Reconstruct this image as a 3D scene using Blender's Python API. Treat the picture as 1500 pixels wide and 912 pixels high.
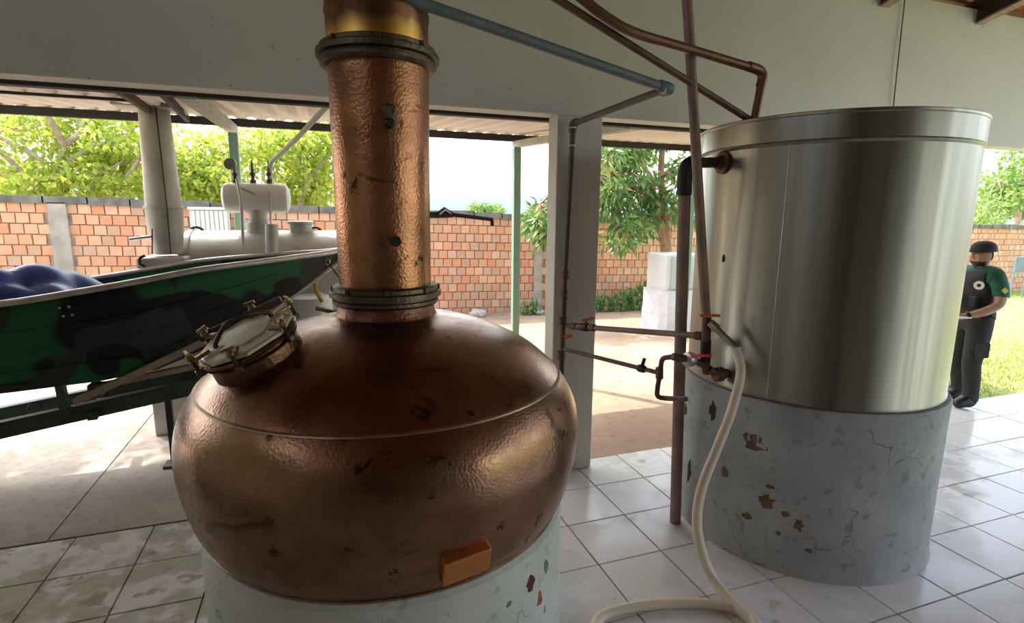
import bpy, bmesh, math, random
import numpy as np
from mathutils import Vector, Matrix
random.seed(7); rng = np.random.default_rng(7)
PI = math.pi
SC = bpy.context.scene
for o in list(bpy.data.objects): bpy.data.objects.remove(o)
COL = SC.collection

# ------------------------------------------------------------------ camera
F, YAW, PITCH, ROLL, CH = 798.0, math.radians(19.302), math.radians(10.111), math.radians(-0.49), 2.034
def cam_axes():
    f = Vector((math.sin(YAW)*math.cos(PITCH), math.cos(YAW)*math.cos(PITCH), -math.sin(PITCH)))
    r = Vector((math.cos(YAW), -math.sin(YAW), 0)); d = f.cross(r)
    return r*math.cos(ROLL)+d*math.sin(ROLL), -r*math.sin(ROLL)+d*math.cos(ROLL), f
CR, CD, CF = cam_axes()
def ray(x, y): return CR*((x-750)/F)+CD*((y-456)/F)+CF
def onY(x, y, Y):
    d = ray(x, y); return d*(Y/d.y)+Vector((0, 0, CH))
def onZ(x, y, z=0.0):
    d = ray(x, y); return d*((z-CH)/d.z)+Vector((0, 0, CH))
def px(p):
    v = Vector(p)-Vector((0, 0, CH)); c = v.dot(CF)
    if c < .05: return (-1e4, -1e4)
    return (750+F*v.dot(CR)/c, 456+F*v.dot(CD)/c)
cd = bpy.data.cameras.new('camera'); cam = bpy.data.objects.new('camera', cd); COL.objects.link(cam)
cd.sensor_width = 36; cd.lens = F*36/1500; cd.clip_start = .05; cd.clip_end = 2000
mw = Matrix((CR, -CD, -CF)).transposed().to_4x4(); mw.translation = (0, 0, CH); cam.matrix_world = mw
SC.camera = cam

# ------------------------------------------------------------------ light
SUN = Vector((-1.33, 1.77, 2.9)).normalized()
w = bpy.data.worlds.new('world'); SC.world = w; w.use_nodes = True
nt = w.node_tree; nt.nodes.clear()
sky = nt.nodes.new('ShaderNodeTexSky'); sky.sky_type = 'NISHITA'; sky.sun_disc = False
sky.sun_elevation = math.asin(SUN.z); sky.sun_rotation = math.atan2(SUN.x, SUN.y)
sky.air_density = 1.0; sky.dust_density = 3.0; sky.ozone_density = 1.0
bg = nt.nodes.new('ShaderNodeBackground'); bg.inputs[1].default_value = 0.34
wo = nt.nodes.new('ShaderNodeOutputWorld')
hsv = nt.nodes.new('ShaderNodeHueSaturation'); hsv.inputs['Saturation'].default_value = .55
nt.links.new(sky.outputs[0], hsv.inputs['Color']); nt.links.new(hsv.outputs[0], bg.inputs[0]); nt.links.new(bg.outputs[0], wo.inputs[0])
sl = bpy.data.lights.new('sun', 'SUN'); sl.energy = 3.0; sl.angle = math.radians(.6); sl.color = (1, .95, .87)
so = bpy.data.objects.new('sun', sl); COL.objects.link(so); so.rotation_euler = SUN.to_track_quat('Z', 'Y').to_euler()
SC.view_settings.view_transform = 'Standard'; SC.view_settings.look = 'None'
SC.view_settings.exposure = 1.46; SC.view_settings.gamma = 1.0; SC.view_settings.use_curve_mapping = False

# ------------------------------------------------------------------ materials
class NB:
    def __init__(s, name):
        s.m = bpy.data.materials.new(name); s.m.use_nodes = True; s.t = s.m.node_tree; s.t.nodes.clear()
        s.out = s.n('ShaderNodeOutputMaterial'); s.b = s.n('ShaderNodeBsdfPrincipled'); s.l(s.b.outputs[0], s.out.inputs[0])
        s.co = {}
    def n(s, k, **kw):
        x = s.t.nodes.new(k)
        for a, v in kw.items(): setattr(x, a, v)
        return x
    def l(s, a, b): s.t.links.new(a, b)
    def coord(s, kind, scale=(1, 1, 1)):
        key = (kind, scale)
        if key in s.co: return s.co[key]
        if kind == 'P': o = s.n('ShaderNodeNewGeometry').outputs['Position']
        else: o = s.n('ShaderNodeTexCoord').outputs[{'O': 'Object', 'G': 'Generated'}[kind]]
        mp = s.n('ShaderNodeMapping'); mp.inputs['Scale'].default_value = scale; s.l(o, mp.inputs[0])
        s.co[key] = mp.outputs[0]; return mp.outputs[0]
    def noise(s, scale, co, detail=4, rough=.55, dist=0):
        x = s.n('ShaderNodeTexNoise'); x.inputs['Scale'].default_value = scale; x.inputs['Detail'].default_value = detail
        x.inputs['Roughness'].default_value = rough; x.inputs['Distortion'].default_value = dist
        s.l(co, x.inputs['Vector']); return x.outputs['Fac']
    def voro(s, scale, co, feature='F1', out='Distance'):
        x = s.n('ShaderNodeTexVoronoi', feature=feature); x.inputs['Scale'].default_value = scale; s.l(co, x.inputs['Vector']); return x.outputs[out]
    def ramp(s, fac, a, b, c0=0., c1=1.):
        x = s.n('ShaderNodeMapRange', clamp=True); x.inputs[1].default_value = a; x.inputs[2].default_value = b
        x.inputs[3].default_value = c0; x.inputs[4].default_value = c1; s.l(fac, x.inputs[0]); return x.outputs[0]
    def math(s, op, a, b):
        x = s.n('ShaderNodeMath', operation=op)
        for i, v in enumerate((a, b)):
            if isinstance(v, (int, float)): x.inputs[i].default_value = v
            else: s.l(v, x.inputs[i])
        return x.outputs[0]
    def mix(s, fac, a, b):
        x = s.n('ShaderNodeMix', data_type='RGBA'); 
        if isinstance(fac, (int, float)): x.inputs[0].default_value = fac
        else: s.l(fac, x.inputs[0])
        for i, v in ((6, a), (7, b)):
            if isinstance(v, tuple): x.inputs[i].default_value = (*v, 1)
            else: s.l(v, x.inputs[i])
        return x.outputs[2]
    def base(s, v): 
        if isinstance(v, tuple): s.b.inputs['Base Color'].default_value = (*v, 1)
        else: s.l(v, s.b.inputs['Base Color'])
    def set(s, k, v):
        if isinstance(v, (int, float)): s.b.inputs[k].default_value = v
        else: s.l(v, s.b.inputs[k])
    def bump(s, h, strength=.3, dist=.01):
        x = s.n('ShaderNodeBump'); x.inputs['Strength'].default_value = strength; x.inputs['Distance'].default_value = dist
        s.l(h, x.inputs['Height']); s.l(x.outputs[0], s.b.inputs['Normal'])
    def rnd(s):
        a = s.n('ShaderNodeObjectInfo').outputs['Random']; b = s.n('ShaderNodeNewGeometry').outputs['Random Per Island']
        return s.math('FRACT', s.math('ADD', a, b), 0)
MT = {}
def simple(name, col, rough=.6, metal=0., var=.25, scale=6., kind='P', bump=.0, bscale=None, col2=None):
    b = NB(name); c = b.coord(kind)
    n = b.noise(scale, c)
    dark = col2 or tuple(v*(1-var) for v in col)
    b.base(b.mix(b.ramp(n, .35, .65), dark, col)); b.set('Roughness', rough); b.set('Metallic', metal)
    if bump: b.bump(b.noise(bscale or scale*6, c), bump, .01)
    MT[name] = b.m; return b.m

def mk_copper(name, base, dark, spot=.62, rough=.29, pink=None, hammer=60, hs=.12):
    b = NB(name); c = b.coord('P')
    n1 = b.noise(2.2, c, 6, .6); n2 = b.noise(9, c, 6, .65, .4)
    k = b.mix(b.ramp(n1, .35, .68), dark, base)
    if pink: 
        n3 = b.noise(1.3, b.coord('P', (1, 1, 2.5)), 4); k = b.mix(b.ramp(n3, .5, .68), k, pink)
    k = b.mix(b.ramp(n2, spot, spot+.06), k, tuple(v*.35 for v in dark))
    n4 = b.noise(4.2, b.coord('P', (1, 1, 1.7)), 5, .6, .8); k = b.mix(b.ramp(n4, .63, .70, 0, .75), k, tuple(v*.45 for v in dark))
    b.base(k); b.set('Metallic', 1.); b.set('Roughness', b.ramp(b.noise(5, c, 5), .3, .7, rough-.09, rough+.12))
    h = b.math('ADD', b.voro(hammer, c), b.math('MULTIPLY', b.noise(9, c), 1.2)); b.bump(h, hs, .02)
    MT[name] = b.m
mk_copper('copper', (.36, .205, .115), (.165, .085, .045), pink=(.40, .21, .145), hammer=90, hs=.05)
mk_copper('copper_column', (.55, .25, .125), (.19, .088, .045), spot=.62, rough=.34, hammer=85, hs=.09)
mk_copper('copper_dark', (.22, .11, .06), (.09, .048, .03), spot=.66, rough=.45)
mk_copper('copper_box', (.85, .36, .12), (.62, .24, .07), spot=.75, rough=.35)
mk_copper('gold_stain', (.8, .5, .1), (.45, .2, .04), spot=.8, rough=.4)
mk_copper('bronze', (.19, .15, .10), (.08, .065, .045), spot=.66, rough=.5)
mk_copper('brass', (.42, .29, .13), (.2, .13, .06), spot=.7, rough=.45)
b = NB('copper_head'); c = b.coord('P'); sep = b.n('ShaderNodeSeparateXYZ'); b.l(b.n('ShaderNodeNewGeometry').outputs['Position'], sep.inputs[0])
n = b.noise(6, b.coord('P', (1, 1, .4)), 5); zf = b.ramp(sep.outputs[2], 2.69, 2.84, .40, -.3)
k = b.mix(b.ramp(b.noise(4, c, 5), .35, .65), (.10, .05, .03), (.24, .115, .06)); k = b.mix(b.ramp(b.math('ADD', n, zf), .56, .98), k, (.78, .46, .09))
b.base(k); b.set('Metallic', 1.); b.set('Roughness', .42); b.bump(b.noise(20, c), .08); MT['copper_head'] = b.m
simple('seam', (.42, .30, .20), .4, .9, .3, 20)
simple('lid_paint', (.62, .64, .50), .45, .1, .25, 9, bump=.1, col2=(.45, .40, .27))
simple('dark_iron', (.05, .045, .04), .5, .6, .4, 14)
simple('rust_pipe', (.15, .075, .05), .55, .25, .45, 12, bump=.15)
simple('brown_pipe', (.29, .19, .145), .5, .0, .35, 7)
simple('copper_pipe', (.21, .095, .06), .45, .4, .4, 6)
simple('grey_pipe', (.13, .17, .175), .55, 0., .25, 8)
simple('grey_pipe_dark', (.12, .11, .095), .6, 0., .3, 8)
simple('black_rubber', (.012, .012, .012), .55, 0, .2, 8)
simple('orange_plastic', (.75, .16, .03), .4)
simple('red_plastic', (.65, .03, .025), .4)
simple('hose_rubber', (.80, .70, .52), .45, 0, .12, 5)
simple('zinc', (.62, .6, .56), .3, 1., .3, 9)
simple('wire', (.16, .14, .12), .6)
simple('white_paint', (.66, .65, .61), .55, 0, .1, 3)
simple('boiler_paint', (.46, .44, .40), .45, .15, .22, 4)
simple('chimney_paint', (.52, .48, .42), .5, .1, .22, 5)
simple('trailer_paint', (.03, .075, .035), .5, .1, .6, 4, col2=(.02, .022, .02))
simple('wood_rail', (.33, .25, .17), .7, 0, .35, 10)
simple('yellow_strap', (.45, .27, .04), .6)
simple('alum', (.55, .53, .48), .4, .7, .3, 9)
simple('tarp_blue', (.006, .045, .26), .38, 0, .5, 5).node_tree.nodes['Principled BSDF'].inputs['Specular IOR Level'].default_value = .22
simple('green_post', (.16, .33, .20), .5, 0, .3, 6, col2=(.2, .29, .24))
simple('rafter_grey', (.50, .48, .42), .6, 0, .2, 5)
simple('beam_dark', (.025, .022, .02), .7)
simple('fridge_white', (.62, .63, .62), .35, 0, .08, 3)
simple('fridge_panel', (.42, .48, .50), .4, 0, .1, 3)
simple('plastic_sheet', (.62, .63, .66), .3, 0, .12, 5, bump=.9, bscale=6)
simple('coping', (.21, .20, .175), .9, 0, .5, 5, bump=.3)
simple('concrete_col', (.42, .38, .32), .9, 0, .3, 4, bump=.3)
simple('rock', (.52, .50, .47), .9, 0, .3, 8, bump=.3)
simple('bark', (.50, .39, .31), .9, 0, .4, 9, bump=.5)
simple('bark_red', (.36, .20, .12), .9, 0, .35, 9, bump=.5)
simple('wood_dark', (.065, .038, .025), .7, 0, .5, 8)
simple('clay_tile', (.50, .17, .07), .8, 0, .4, 6)
simple('batten', (.42, .27, .16), .8, 0, .3, 9)
simple('skin', (.42, .23, .15), .5, 0, .1, 8)
simple('vest', (.012, .013, .017), .75, 0, .3, 20)
simple('shirt_green', (.012, .12, .06), .8, 0, .25, 12)
simple('trousers', (.03, .032, .03), .85, 0, .4, 14)
simple('boot', (.015, .014, .013), .45)
simple('hair', (.012, .009, .007), .6)
simple('white_print', (.85, .85, .82), .6, 0, .02)
simple('yellow_print', (.75, .62, .15), .6, 0, .05)
simple('paper', (.88, .88, .86), .6, 0, .02)
simple('steelblue', (.16, .22, .27), .6, 0, .2)
simple('hill_haze', (.11, .185, .205), 1., 0, .25, .03)  # distant haze is mixed into this blue-green base colour
simple('plaster_loss', (.20, .13, .075), .95, 0, .4, 20, bump=.5)
simple('chip', (.27, .265, .21), .95, 0, .5, 25, bump=.6)
simple('brick_bare', (.42, .13, .05), .9, 0, .4, 16, bump=.4)
simple('brick_dark', (.13, .035, .02), .9, 0, .4, 16, bump=.4)
simple('dirt_dark', (.05, .04, .03), .9)
simple('sill_dirt', (.1, .075, .055), .9, 0, .4, 20)

b = NB('wall_paint'); c = b.coord('P')
k = b.mix(b.ramp(b.noise(1.1, c, 4), .35, .7), (.62, .60, .525), (.68, .66, .59))
k = b.mix(b.ramp(b.noise(30, c, 2), .73, .77), k, (.35, .3, .25)); b.base(k); b.set('Roughness', .7)
b.bump(b.noise(25, c, 5), .15, .01); MT['wall_paint'] = b.m

simple('wall_dark', (.13, .105, .085), .85, 0, .3, 2, bump=.2)
b = NB('tile'); c = b.coord('P'); sep = b.n('ShaderNodeSeparateXYZ'); b.l(b.n('ShaderNodeNewGeometry').outputs['Position'], sep.inputs[0])
left = b.ramp(sep.outputs[0], -.3, .9, .19, 0.)
n = b.noise(2.6, c, 6, .6); n2 = b.noise(11, c, 5)
k = b.mix(b.rnd(), (.70, .70, .67), (.76, .76, .735))
k = b.mix(b.math('MULTIPLY', b.ramp(b.math('ADD', n, left), .635, .70), .8), k, b.mix(b.ramp(n2, .35, .65), (.33, .33, .24), (.48, .49, .40)))
n3 = b.noise(5.5, c, 5, .65); k = b.mix(b.math('MULTIPLY', b.ramp(b.math('ADD', n3, b.math('MULTIPLY', left, .5)), .67, .73), .7), k, (.28, .2, .15))
b.base(k); b.set('Roughness', b.ramp(b.math('ADD', n, left), .5, .66, .17, .5)); b.bump(b.noise(7, c, 3), .08, .01); MT['tile'] = b.m
simple('grout', (.16, .085, .055), .9, 0, .4, 9)

b = NB('steel_tank'); c = b.coord('O', (1, 1, .02)); c2 = b.coord('O')
k = b.mix(b.ramp(b.noise(9, c, 5, .6), .3, .7), (.21, .202, .165), (.335, .32, .265))
k = b.mix(b.ramp(b.noise(3.4, c, 3), .52, .68), k, (.34, .28, .19)); b.base(k); b.set('Metallic', .92)
b.set('Roughness', b.ramp(b.noise(16, c, 4), .3, .7, .30, .46)); b.bump(b.noise(3, b.coord('O', (1, 1, .25)), 2), .25, .03); MT['steel_tank'] = b.m

def mk_plaster(name, colA, colB, colC, crack=3.):
    b = NB(name); c = b.coord('P')
    k = b.mix(b.ramp(b.noise(3, c, 6, .65), .35, .68), colA, colB)
    k = b.mix(b.ramp(b.noise(14, c, 5), .58, .68), k, colC)
    nn = b.n('ShaderNodeTexNoise'); nn.inputs['Scale'].default_value = 5; b.l(c, nn.inputs['Vector'])
    v = b.n('ShaderNodeVectorMath', operation='SCALE'); b.l(nn.outputs['Color'], v.inputs[0]); v.inputs[3].default_value = .35
    a = b.n('ShaderNodeVectorMath', operation='ADD'); b.l(c, a.inputs[0]); b.l(v.outputs[0], a.inputs[1])
    e = b.voro(crack, a.outputs[0], 'DISTANCE_TO_EDGE'); cr = b.math('MULTIPLY', b.ramp(e, .0, .009, .8, 0), b.ramp(b.noise(2.3, c), .52, .6))
    k = b.mix(cr, k, tuple(x*.3 for x in colA)); b.base(k); b.set('Roughness', .8)
    b.bump(b.math('SUBTRACT', b.noise(18, c, 6), cr), .4, .012); MT[name] = b.m
mk_plaster('base_plaster', (.48, .51, .44), (.60, .62, .55), (.38, .40, .33))
mk_plaster('base_grey', (.31, .33, .325), (.43, .445, .43), (.25, .26, .245), 2.3)

b = NB('brick'); c = b.coord('P'); r = b.rnd()
k = b.mix(r, (.62, .26, .13), (.72, .42, .25)); r2 = b.math('FRACT', b.math('MULTIPLY', r, 7.31), 0)
k = b.mix(b.ramp(r2, .5, .95, 0, .75), k, (.46, .30, .20)); k = b.mix(b.ramp(b.noise(7, c, 5), .45, .75, 0, .6), k, (.44, .34, .26))
b.base(k); b.set('Roughness', .9); b.bump(b.noise(1, b.coord('P', (2, 2, 45)), 2), .4, .02); MT['brick'] = b.m
simple('mortar', (.50, .37, .28), .95, 0, .35, 4)

b = NB('camouflage'); c = b.coord('O'); n = b.noise(1.15, c, 1.5, .4, .6); n2 = b.noise(1.4, b.coord('O', (1.1, 1.3, 1)), 1.5, .4, .8)
k = b.mix(b.ramp(n, .53, .55), (.012, .085, .03), (.006, .007, .007)); k = b.mix(b.ramp(n2, .60, .615), k, (.022, .03, .028))
b.base(k); b.set('Roughness', .6); b.set('Specular IOR Level', .25); b.bump(b.noise(20, c), .05); MT['camouflage'] = b.m

b = NB('dirt'); c = b.coord('P')
k = b.mix(b.ramp(b.noise(.8, c, 6, .6), .35, .65), (.30, .205, .135), (.39, .285, .195)); k = b.mix(b.ramp(b.noise(7, c, 6, .7), .52, .7), k, (.22, .145, .10))
b.base(k); b.set('Roughness', .95); b.bump(b.noise(6, c, 7, .7), .6, .04); MT['dirt'] = b.m
b = NB('yard_concrete'); c = b.coord('P')
k = b.mix(b.ramp(b.noise(1.4, c, 6, .6), .35, .65), (.37, .315, .26), (.46, .40, .34)); k = b.mix(b.ramp(b.noise(14, c, 6, .7), .5, .68), k, (.34, .28, .22))
b.base(k); b.set('Roughness', .85); b.bump(b.noise(30, c, 6, .7), .35, .012); MT['yard_concrete'] = b.m
b = NB('lawn'); c = b.coord('P'); k = b.mix(b.ramp(b.noise(1.2, c, 6), .35, .65), (.17, .25, .05), (.30, .30, .10)); b.base(k); b.set('Roughness', 1); MT['lawn'] = b.m

def mk_leaf(name, a, bb, cc, tr=.5):
    b = NB(name); r = b.rnd(); r2 = b.math('FRACT', b.math('MULTIPLY', r, 9.7), 0)
    k = b.mix(r, a, bb); k = b.mix(b.ramp(r2, .75, 1), k, cc); b.base(k); b.set('Roughness', .45)
    t = b.n('ShaderNodeBsdfTranslucent'); b.l(k, t.inputs[0]); mx = b.n('ShaderNodeMixShader'); mx.inputs[0].default_value = tr
    b.l(b.b.outputs[0], mx.inputs[1]); b.l(t.outputs[0], mx.inputs[2]); b.l(mx.outputs[0], b.out.inputs[0]); MT[name] = b.m
mk_leaf('leaf_yellow', (.30, .43, .06), (.47, .55, .09), (.62, .57, .12), .58)
mk_leaf('leaf_mango', (.07, .17, .04), (.19, .30, .07), (.45, .40, .12), .4)
mk_leaf('leaf_far', (.16, .30, .06), (.26, .40, .09), (.34, .45, .12), .35)
mk_leaf('leaf_weed', (.07, .20, .05), (.14, .30, .09), (.2, .33, .1), .35)
mk_leaf('grass_blade', (.22, .33, .06), (.36, .44, .11), (.46, .44, .18), .35)
mk_leaf('sheet_metal', (.74, .67, .58), (.78, .71, .62), (.76, .69, .60), .12); 

# ------------------------------------------------------------------ mesh helpers
class MB:
    def __init__(s): s.v = []; s.f = []
    def add(s, v, f):
        o = len(s.v); s.v += [tuple(p) for p in v]; s.f += [tuple(i+o for i in q) for q in f]; return s
    def box(s, c, size, rot=None, taper=None):
        hx, hy, hz = [x/2 for x in size]; R = rot or Matrix.Identity(3); c = Vector(c)
        v = []
        for z in (-hz, hz):
            k = taper if (taper and z > 0) else 1
            for x, y in ((-hx, -hy), (hx, -hy), (hx, hy), (-hx, hy)): v.append(c+R @ Vector((x*k, y*k, z)))
        return s.add(v, [(3, 2, 1, 0), (4, 5, 6, 7), (0, 1, 5, 4), (1, 2, 6, 5), (2, 3, 7, 6), (3, 0, 4, 7)])
    def bar(s, a, b, w, h, up=(0, 0, 1)):
        a, b = Vector(a), Vector(b); d = (b-a).normalized(); sd = d.cross(Vector(up)).normalized(); u = sd.cross(d)
        R = Matrix((d, sd, u)).transposed(); return s.box((a+b)/2, ((b-a).length, w, h), R)
    def tube(s, pts, r, n=12, cap=True):
        pts = [Vector(p) for p in pts]; N = len(pts); rr = r if isinstance(r, (list, tuple)) else [r]*N
        t = [(pts[min(i+1, N-1)]-pts[max(i-1, 0)]).normalized() for i in range(N)]
        u = t[0].orthogonal().normalized(); v = []; f = []
        for i in range(N):
            u = (u-t[i]*u.dot(t[i])).normalized(); w_ = t[i].cross(u)
            for k in range(n):
                a = 2*PI*k/n; v.append(pts[i]+(u*math.cos(a)+w_*math.sin(a))*rr[i])
        for i in range(N-1):
            for k in range(n):
                k2 = (k+1) % n; f.append((i*n+k, i*n+k2, (i+1)*n+k2, (i+1)*n+k))
        if cap: f += [tuple(range(n-1, -1, -1)), tuple((N-1)*n+k for k in range(n))]
        return s.add(v, f)
    def lathe(s, prof, c=(0, 0, 0), n=64, ax=None, a0=0., close=False):
        """prof: (r, z) from bottom to top, around axis ax (default +Z) at c"""
        c = Vector(c); R = Matrix.Identity(3)
        if ax is not None: R = Vector(ax).to_track_quat('Z', 'Y').to_matrix()
        v = []; f = []; N = len(prof)
        for r, z in prof:
            for k in range(n):
                a = a0+2*PI*k/n; v.append(c+R @ Vector((r*math.cos(a), r*math.sin(a), z)))
        for i in range(N-1):
            for k in range(n):
                k2 = (k+1) % n; f.append((i*n+k, i*n+k2, (i+1)*n+k2, (i+1)*n+k))
        if close:
            for k in range(n):
                k2 = (k+1) % n; f.append(((N-1)*n+k, (N-1)*n+k2, k2, k))
        else: f += [tuple(range(n-1, -1, -1)), tuple((N-1)*n+k for k in range(n))]
        return s.add(v, f)
    def ball(s, c, r, n=10, sc=(1, 1, 1)):
        v = []; f = []; m = n//2; c = Vector(c)
        for i in range(m+1):
            th = PI*i/m
            for k in range(n):
                a = 2*PI*k/n; v.append(c+Vector((r*sc[0]*math.sin(th)*math.cos(a), r*sc[1]*math.sin(th)*math.sin(a), -r*sc[2]*math.cos(th))))
        for i in range(m):
            for k in range(n): f.append((i*n+k, i*n+(k+1) % n, (i+1)*n+(k+1) % n, (i+1)*n+k))
        return s.add(v, f)
    def build(s, name, mat, parent=None, smooth=True, angle=35, bevel=0, kind=None):
        me = bpy.data.meshes.new(name); O = origin(parent)
        me.from_pydata([(x-O[0], y-O[1], z-O[2]) for x, y, z in s.v], [], s.f); me.update()
        if smooth:
            me.polygons.foreach_set('use_smooth', [True]*len(me.polygons)); me.set_sharp_from_angle(angle=math.radians(angle))
        me.materials.append(MT[mat]); o = bpy.data.objects.new(name, me); COL.objects.link(o)
        if parent: o.parent = parent
        if bevel:
            md = o.modifiers.new('bevel', 'BEVEL'); md.width = bevel; md.segments = 2; md.limit_method = 'ANGLE'
        if kind: o['kind'] = kind
        return o
def origin(p):
    O = Vector((0, 0, 0))
    while p is not None: O += p.location; p = p.parent
    return O
def tag(o, label, cat, group=None, kind=None):
    o['label'] = label; o['category'] = cat
    if group: o['group'] = group
    if kind: o['kind'] = kind
    return o
def thing(name, loc, label, cat, group=None):
    o = bpy.data.objects.new(name, None); o.empty_display_size = .1; COL.objects.link(o); o.location = loc; return tag(o, label, cat, group)
def structure(o, label=None):
    o['kind'] = 'structure'
    if label: o['label'] = label
    return o
def inst(name, mesh, loc, parent=None, rot=None, scale=None):
    o = bpy.data.objects.new(name, mesh); COL.objects.link(o)
    if parent: o.parent = parent
    o.location = Vector(loc)-origin(parent)
    if rot: o.rotation_euler = rot
    if scale: o.scale = scale
    return o
def smooth_path(P, n=8):
    P = [Vector(p) for p in P]; Q = [P[0]*2-P[1]]+P+[P[-1]*2-P[-2]]; out = []
    for i in range(1, len(Q)-2):
        for k in range(n):
            t = k/n; a, b_, c, d = Q[i-1:i+3]
            out.append(.5*((2*b_)+(c-a)*t+(2*a-5*b_+4*c-d)*t*t+(3*b_-a-3*c+d)*t**3))
    return out+[P[-1]]
def patch(c, r, az, z, w_, h, seed, off=.003, th=.006):
    """irregular flake on a vertical cylinder surface, az in radians from +X"""
    rg = random.Random(seed); n = 14; mb = MB(); rings = []
    for o in (-th, off):
        ring = []
        for k in range(n):
            a = 2*PI*k/n; q = 1+.0; rg2 = random.Random(seed*31+k); q = .6+.6*rg2.random()
            da = w_/2*math.cos(a)*q/r; dz = h/2*math.sin(a)*q
            ring.append((c[0]+(r+o)*math.cos(az+da), c[1]+(r+o)*math.sin(az+da), z+dz))
        rings.append(ring)
    ctr = (c[0]+(r+off)*math.cos(az), c[1]+(r+off)*math.sin(az), z)
    v = rings[0]+rings[1]+[ctr]; f = [(k, (k+1) % n, n+(k+1) % n, n+k) for k in range(n)]+[(n+k, n+(k+1) % n, 2*n) for k in range(n)]
    return mb.add(v, f)

# ------------------------------------------------------------------ setting: floor with tiles
T = .43; X0, Y0 = 1.888, 1.714
fl = structure(MB().box((3.5, -.56, -.06), (15.0, 8.88, .1)).build('floor', 'grout', smooth=False))
tb = MB().box((0, 0, 0), (T-.008, T-.008, .012), taper=.992); tmesh = None
me = bpy.data.meshes.new('tile'); me.from_pydata(tb.v, [], tb.f); me.materials.append(MT['tile'])
rest = MB()
for i in range(-13, 21):
    for j in range(-16, 5):
        cx_, cy_ = X0+(i+.5)*T, Y0+(j+.5)*T
        if cx_ < -3.9 or cx_ > 10.9 or cy_ < -4.9: continue
        vis = any(-30 < px((cx_+dx*T/2, cy_+dy*T/2, 0))[0] < 1530 and px((cx_+dx*T/2, cy_+dy*T/2, 0))[1] < 930 and px((cx_+dx*T/2, cy_+dy*T/2, 0))[1] > 0 for dx in (-1, 1) for dy in (-1, 1))
        dz = random.uniform(-.0012, .0012); rt = (random.uniform(-.002, .002), random.uniform(-.002, .002), random.uniform(-.003, .003))
        if vis: inst('tile', me, (cx_, cy_, -.006+dz), fl, rt)
        else: rest.box((cx_, cy_, -.006), (T-.008, T-.008, .012))
rest.build('tile_field', 'tile', fl, smooth=False, kind='stuff')

# back wall with openings: the band above the openings, pillars as its parts
WF, WB, WZ, WT = 3.72, 3.885, 2.735, 3.93
wm = MB().box((3.5, (WF+WB)/2, (WZ+WT)/2), (15.0, WB-WF, WT-WZ))
wb = structure(wm.build('wall_back', 'wall_paint', smooth=False, bevel=.006))
pil = MB().box((1.815, (WF+WB)/2, WZ/2), (.36, WB-WF, WZ)).build('pillar', 'wall_paint', wb, smooth=False, bevel=.008)
for x0, x1 in ((4.35, 4.7), (8.6, 9.0), (-3.98, -3.4)):
    MB().box(((x0+x1)/2, (WF+WB)/2, WZ/2), (x1-x0, WB-WF, WZ)).build('pillar', 'wall_paint', wb, smooth=False, bevel=.008)
structure(MB().box((-4.08, -.56, 2.0), (.16, 8.9, 4.4)).build('unseen_wall_left', 'wall_paint', smooth=False))  # unseen wall, added to keep the left of the room darker
structure(MB().box((1.0, -5.08, 2.0), (10.0, .16, 4.4)).build('unseen_wall_front', 'wall_dark', smooth=False))  # unseen wall behind the camera, added dark for copper reflections and less fill

# roof above: sloping deck, rafters, battens and clay tiles seen from below
tp = math.tan(math.radians(14)); RID = -.8
def rz(Y): return WT+.12+tp*(WF-max(Y, 2*RID-Y))
def slope_box(mb, x0, x1, ya, yb, dz, th):
    v = [(x, y, rz(y)+dz+t) for t in (0, th) for x, y in ((x0, ya), (x1, ya), (x1, yb), (x0, yb))]
    mb.add(v, [(3, 2, 1, 0), (4, 5, 6, 7), (0, 1, 5, 4), (1, 2, 6, 5), (2, 3, 7, 6), (3, 0, 4, 7)])
dk = MB(); slope_box(dk, -4.4, 9.8, RID, 4.45, .10, .03); slope_box(dk, -4.4, 9.8, -6.1, RID, .10, .03)
ceil = structure(dk.build('ceiling', 'clay_tile', smooth=False))
for k in range(-7, 5):
    x = 5.86+1.22*k
    if x < -4 or x > 9.7: continue
    m = MB(); slope_box(m, x-.035, x+.035, RID, 4.3, -.235, .21); m.build('rafter', 'wood_dark', ceil, smooth=False)
    m = MB(); slope_box(m, x-.035, x+.035, -6, RID, -.235, .21); m.build('rafter', 'wood_dark', ceil, smooth=False)
    m = MB(); slope_box(m, x-.05, x+.05, RID, 3.71, -.253, .018); m.build('rafter_strip', 'batten', ceil, smooth=False)
for k in range(14):
    y = 4.2-.36*k
    m = MB(); slope_box(m, -4.3, 9.75, y-.025, y+.025, -.025, .03); m.build('batten', 'batten', ceil, smooth=False)
tl = MB(); n = 7
for t in (0, .012):
    for j, (yy, rr) in enumerate(((-.22, .085), (.22, .07))):
        for k in range(n):
            a = PI*k/(n-1); tl.v.append(((rr-t)*math.cos(a), yy, (rr-t)*math.sin(a)*.7))
for k in range(n-1): tl.f += [(k, k+1, n+k+1, n+k), (2*n+k, 3*n+k, 3*n+k+1, 2*n+k+1)]
ct = bpy.data.meshes.new('roof_tile'); ct.from_pydata(tl.v, [], tl.f); ct.materials.append(MT['clay_tile'])
for i in range(13):
    for j in range(6):
        for s in (0, 1):
            x = 4.7+.2*i+.1*s; y = 4.15-.38*j
            inst('roof_tile', ct, (x, y, rz(y)+.012+(.06 if not s else .085)), ceil, (-math.radians(14), PI if not s else 0, 0))
# thin cable down the wall
tag(MB().tube(smooth_path([onY(1326, -6, 3.69), onY(1321, 40, 3.70), onY(1315, 95, 3.69), onY(1308, 162, 3.70), onY(1304, 200, 3.71)]), .0055, 6).build('cable', 'wire'),
    'thin dark cable hanging down the pale wall from the roof', 'cable')

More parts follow.
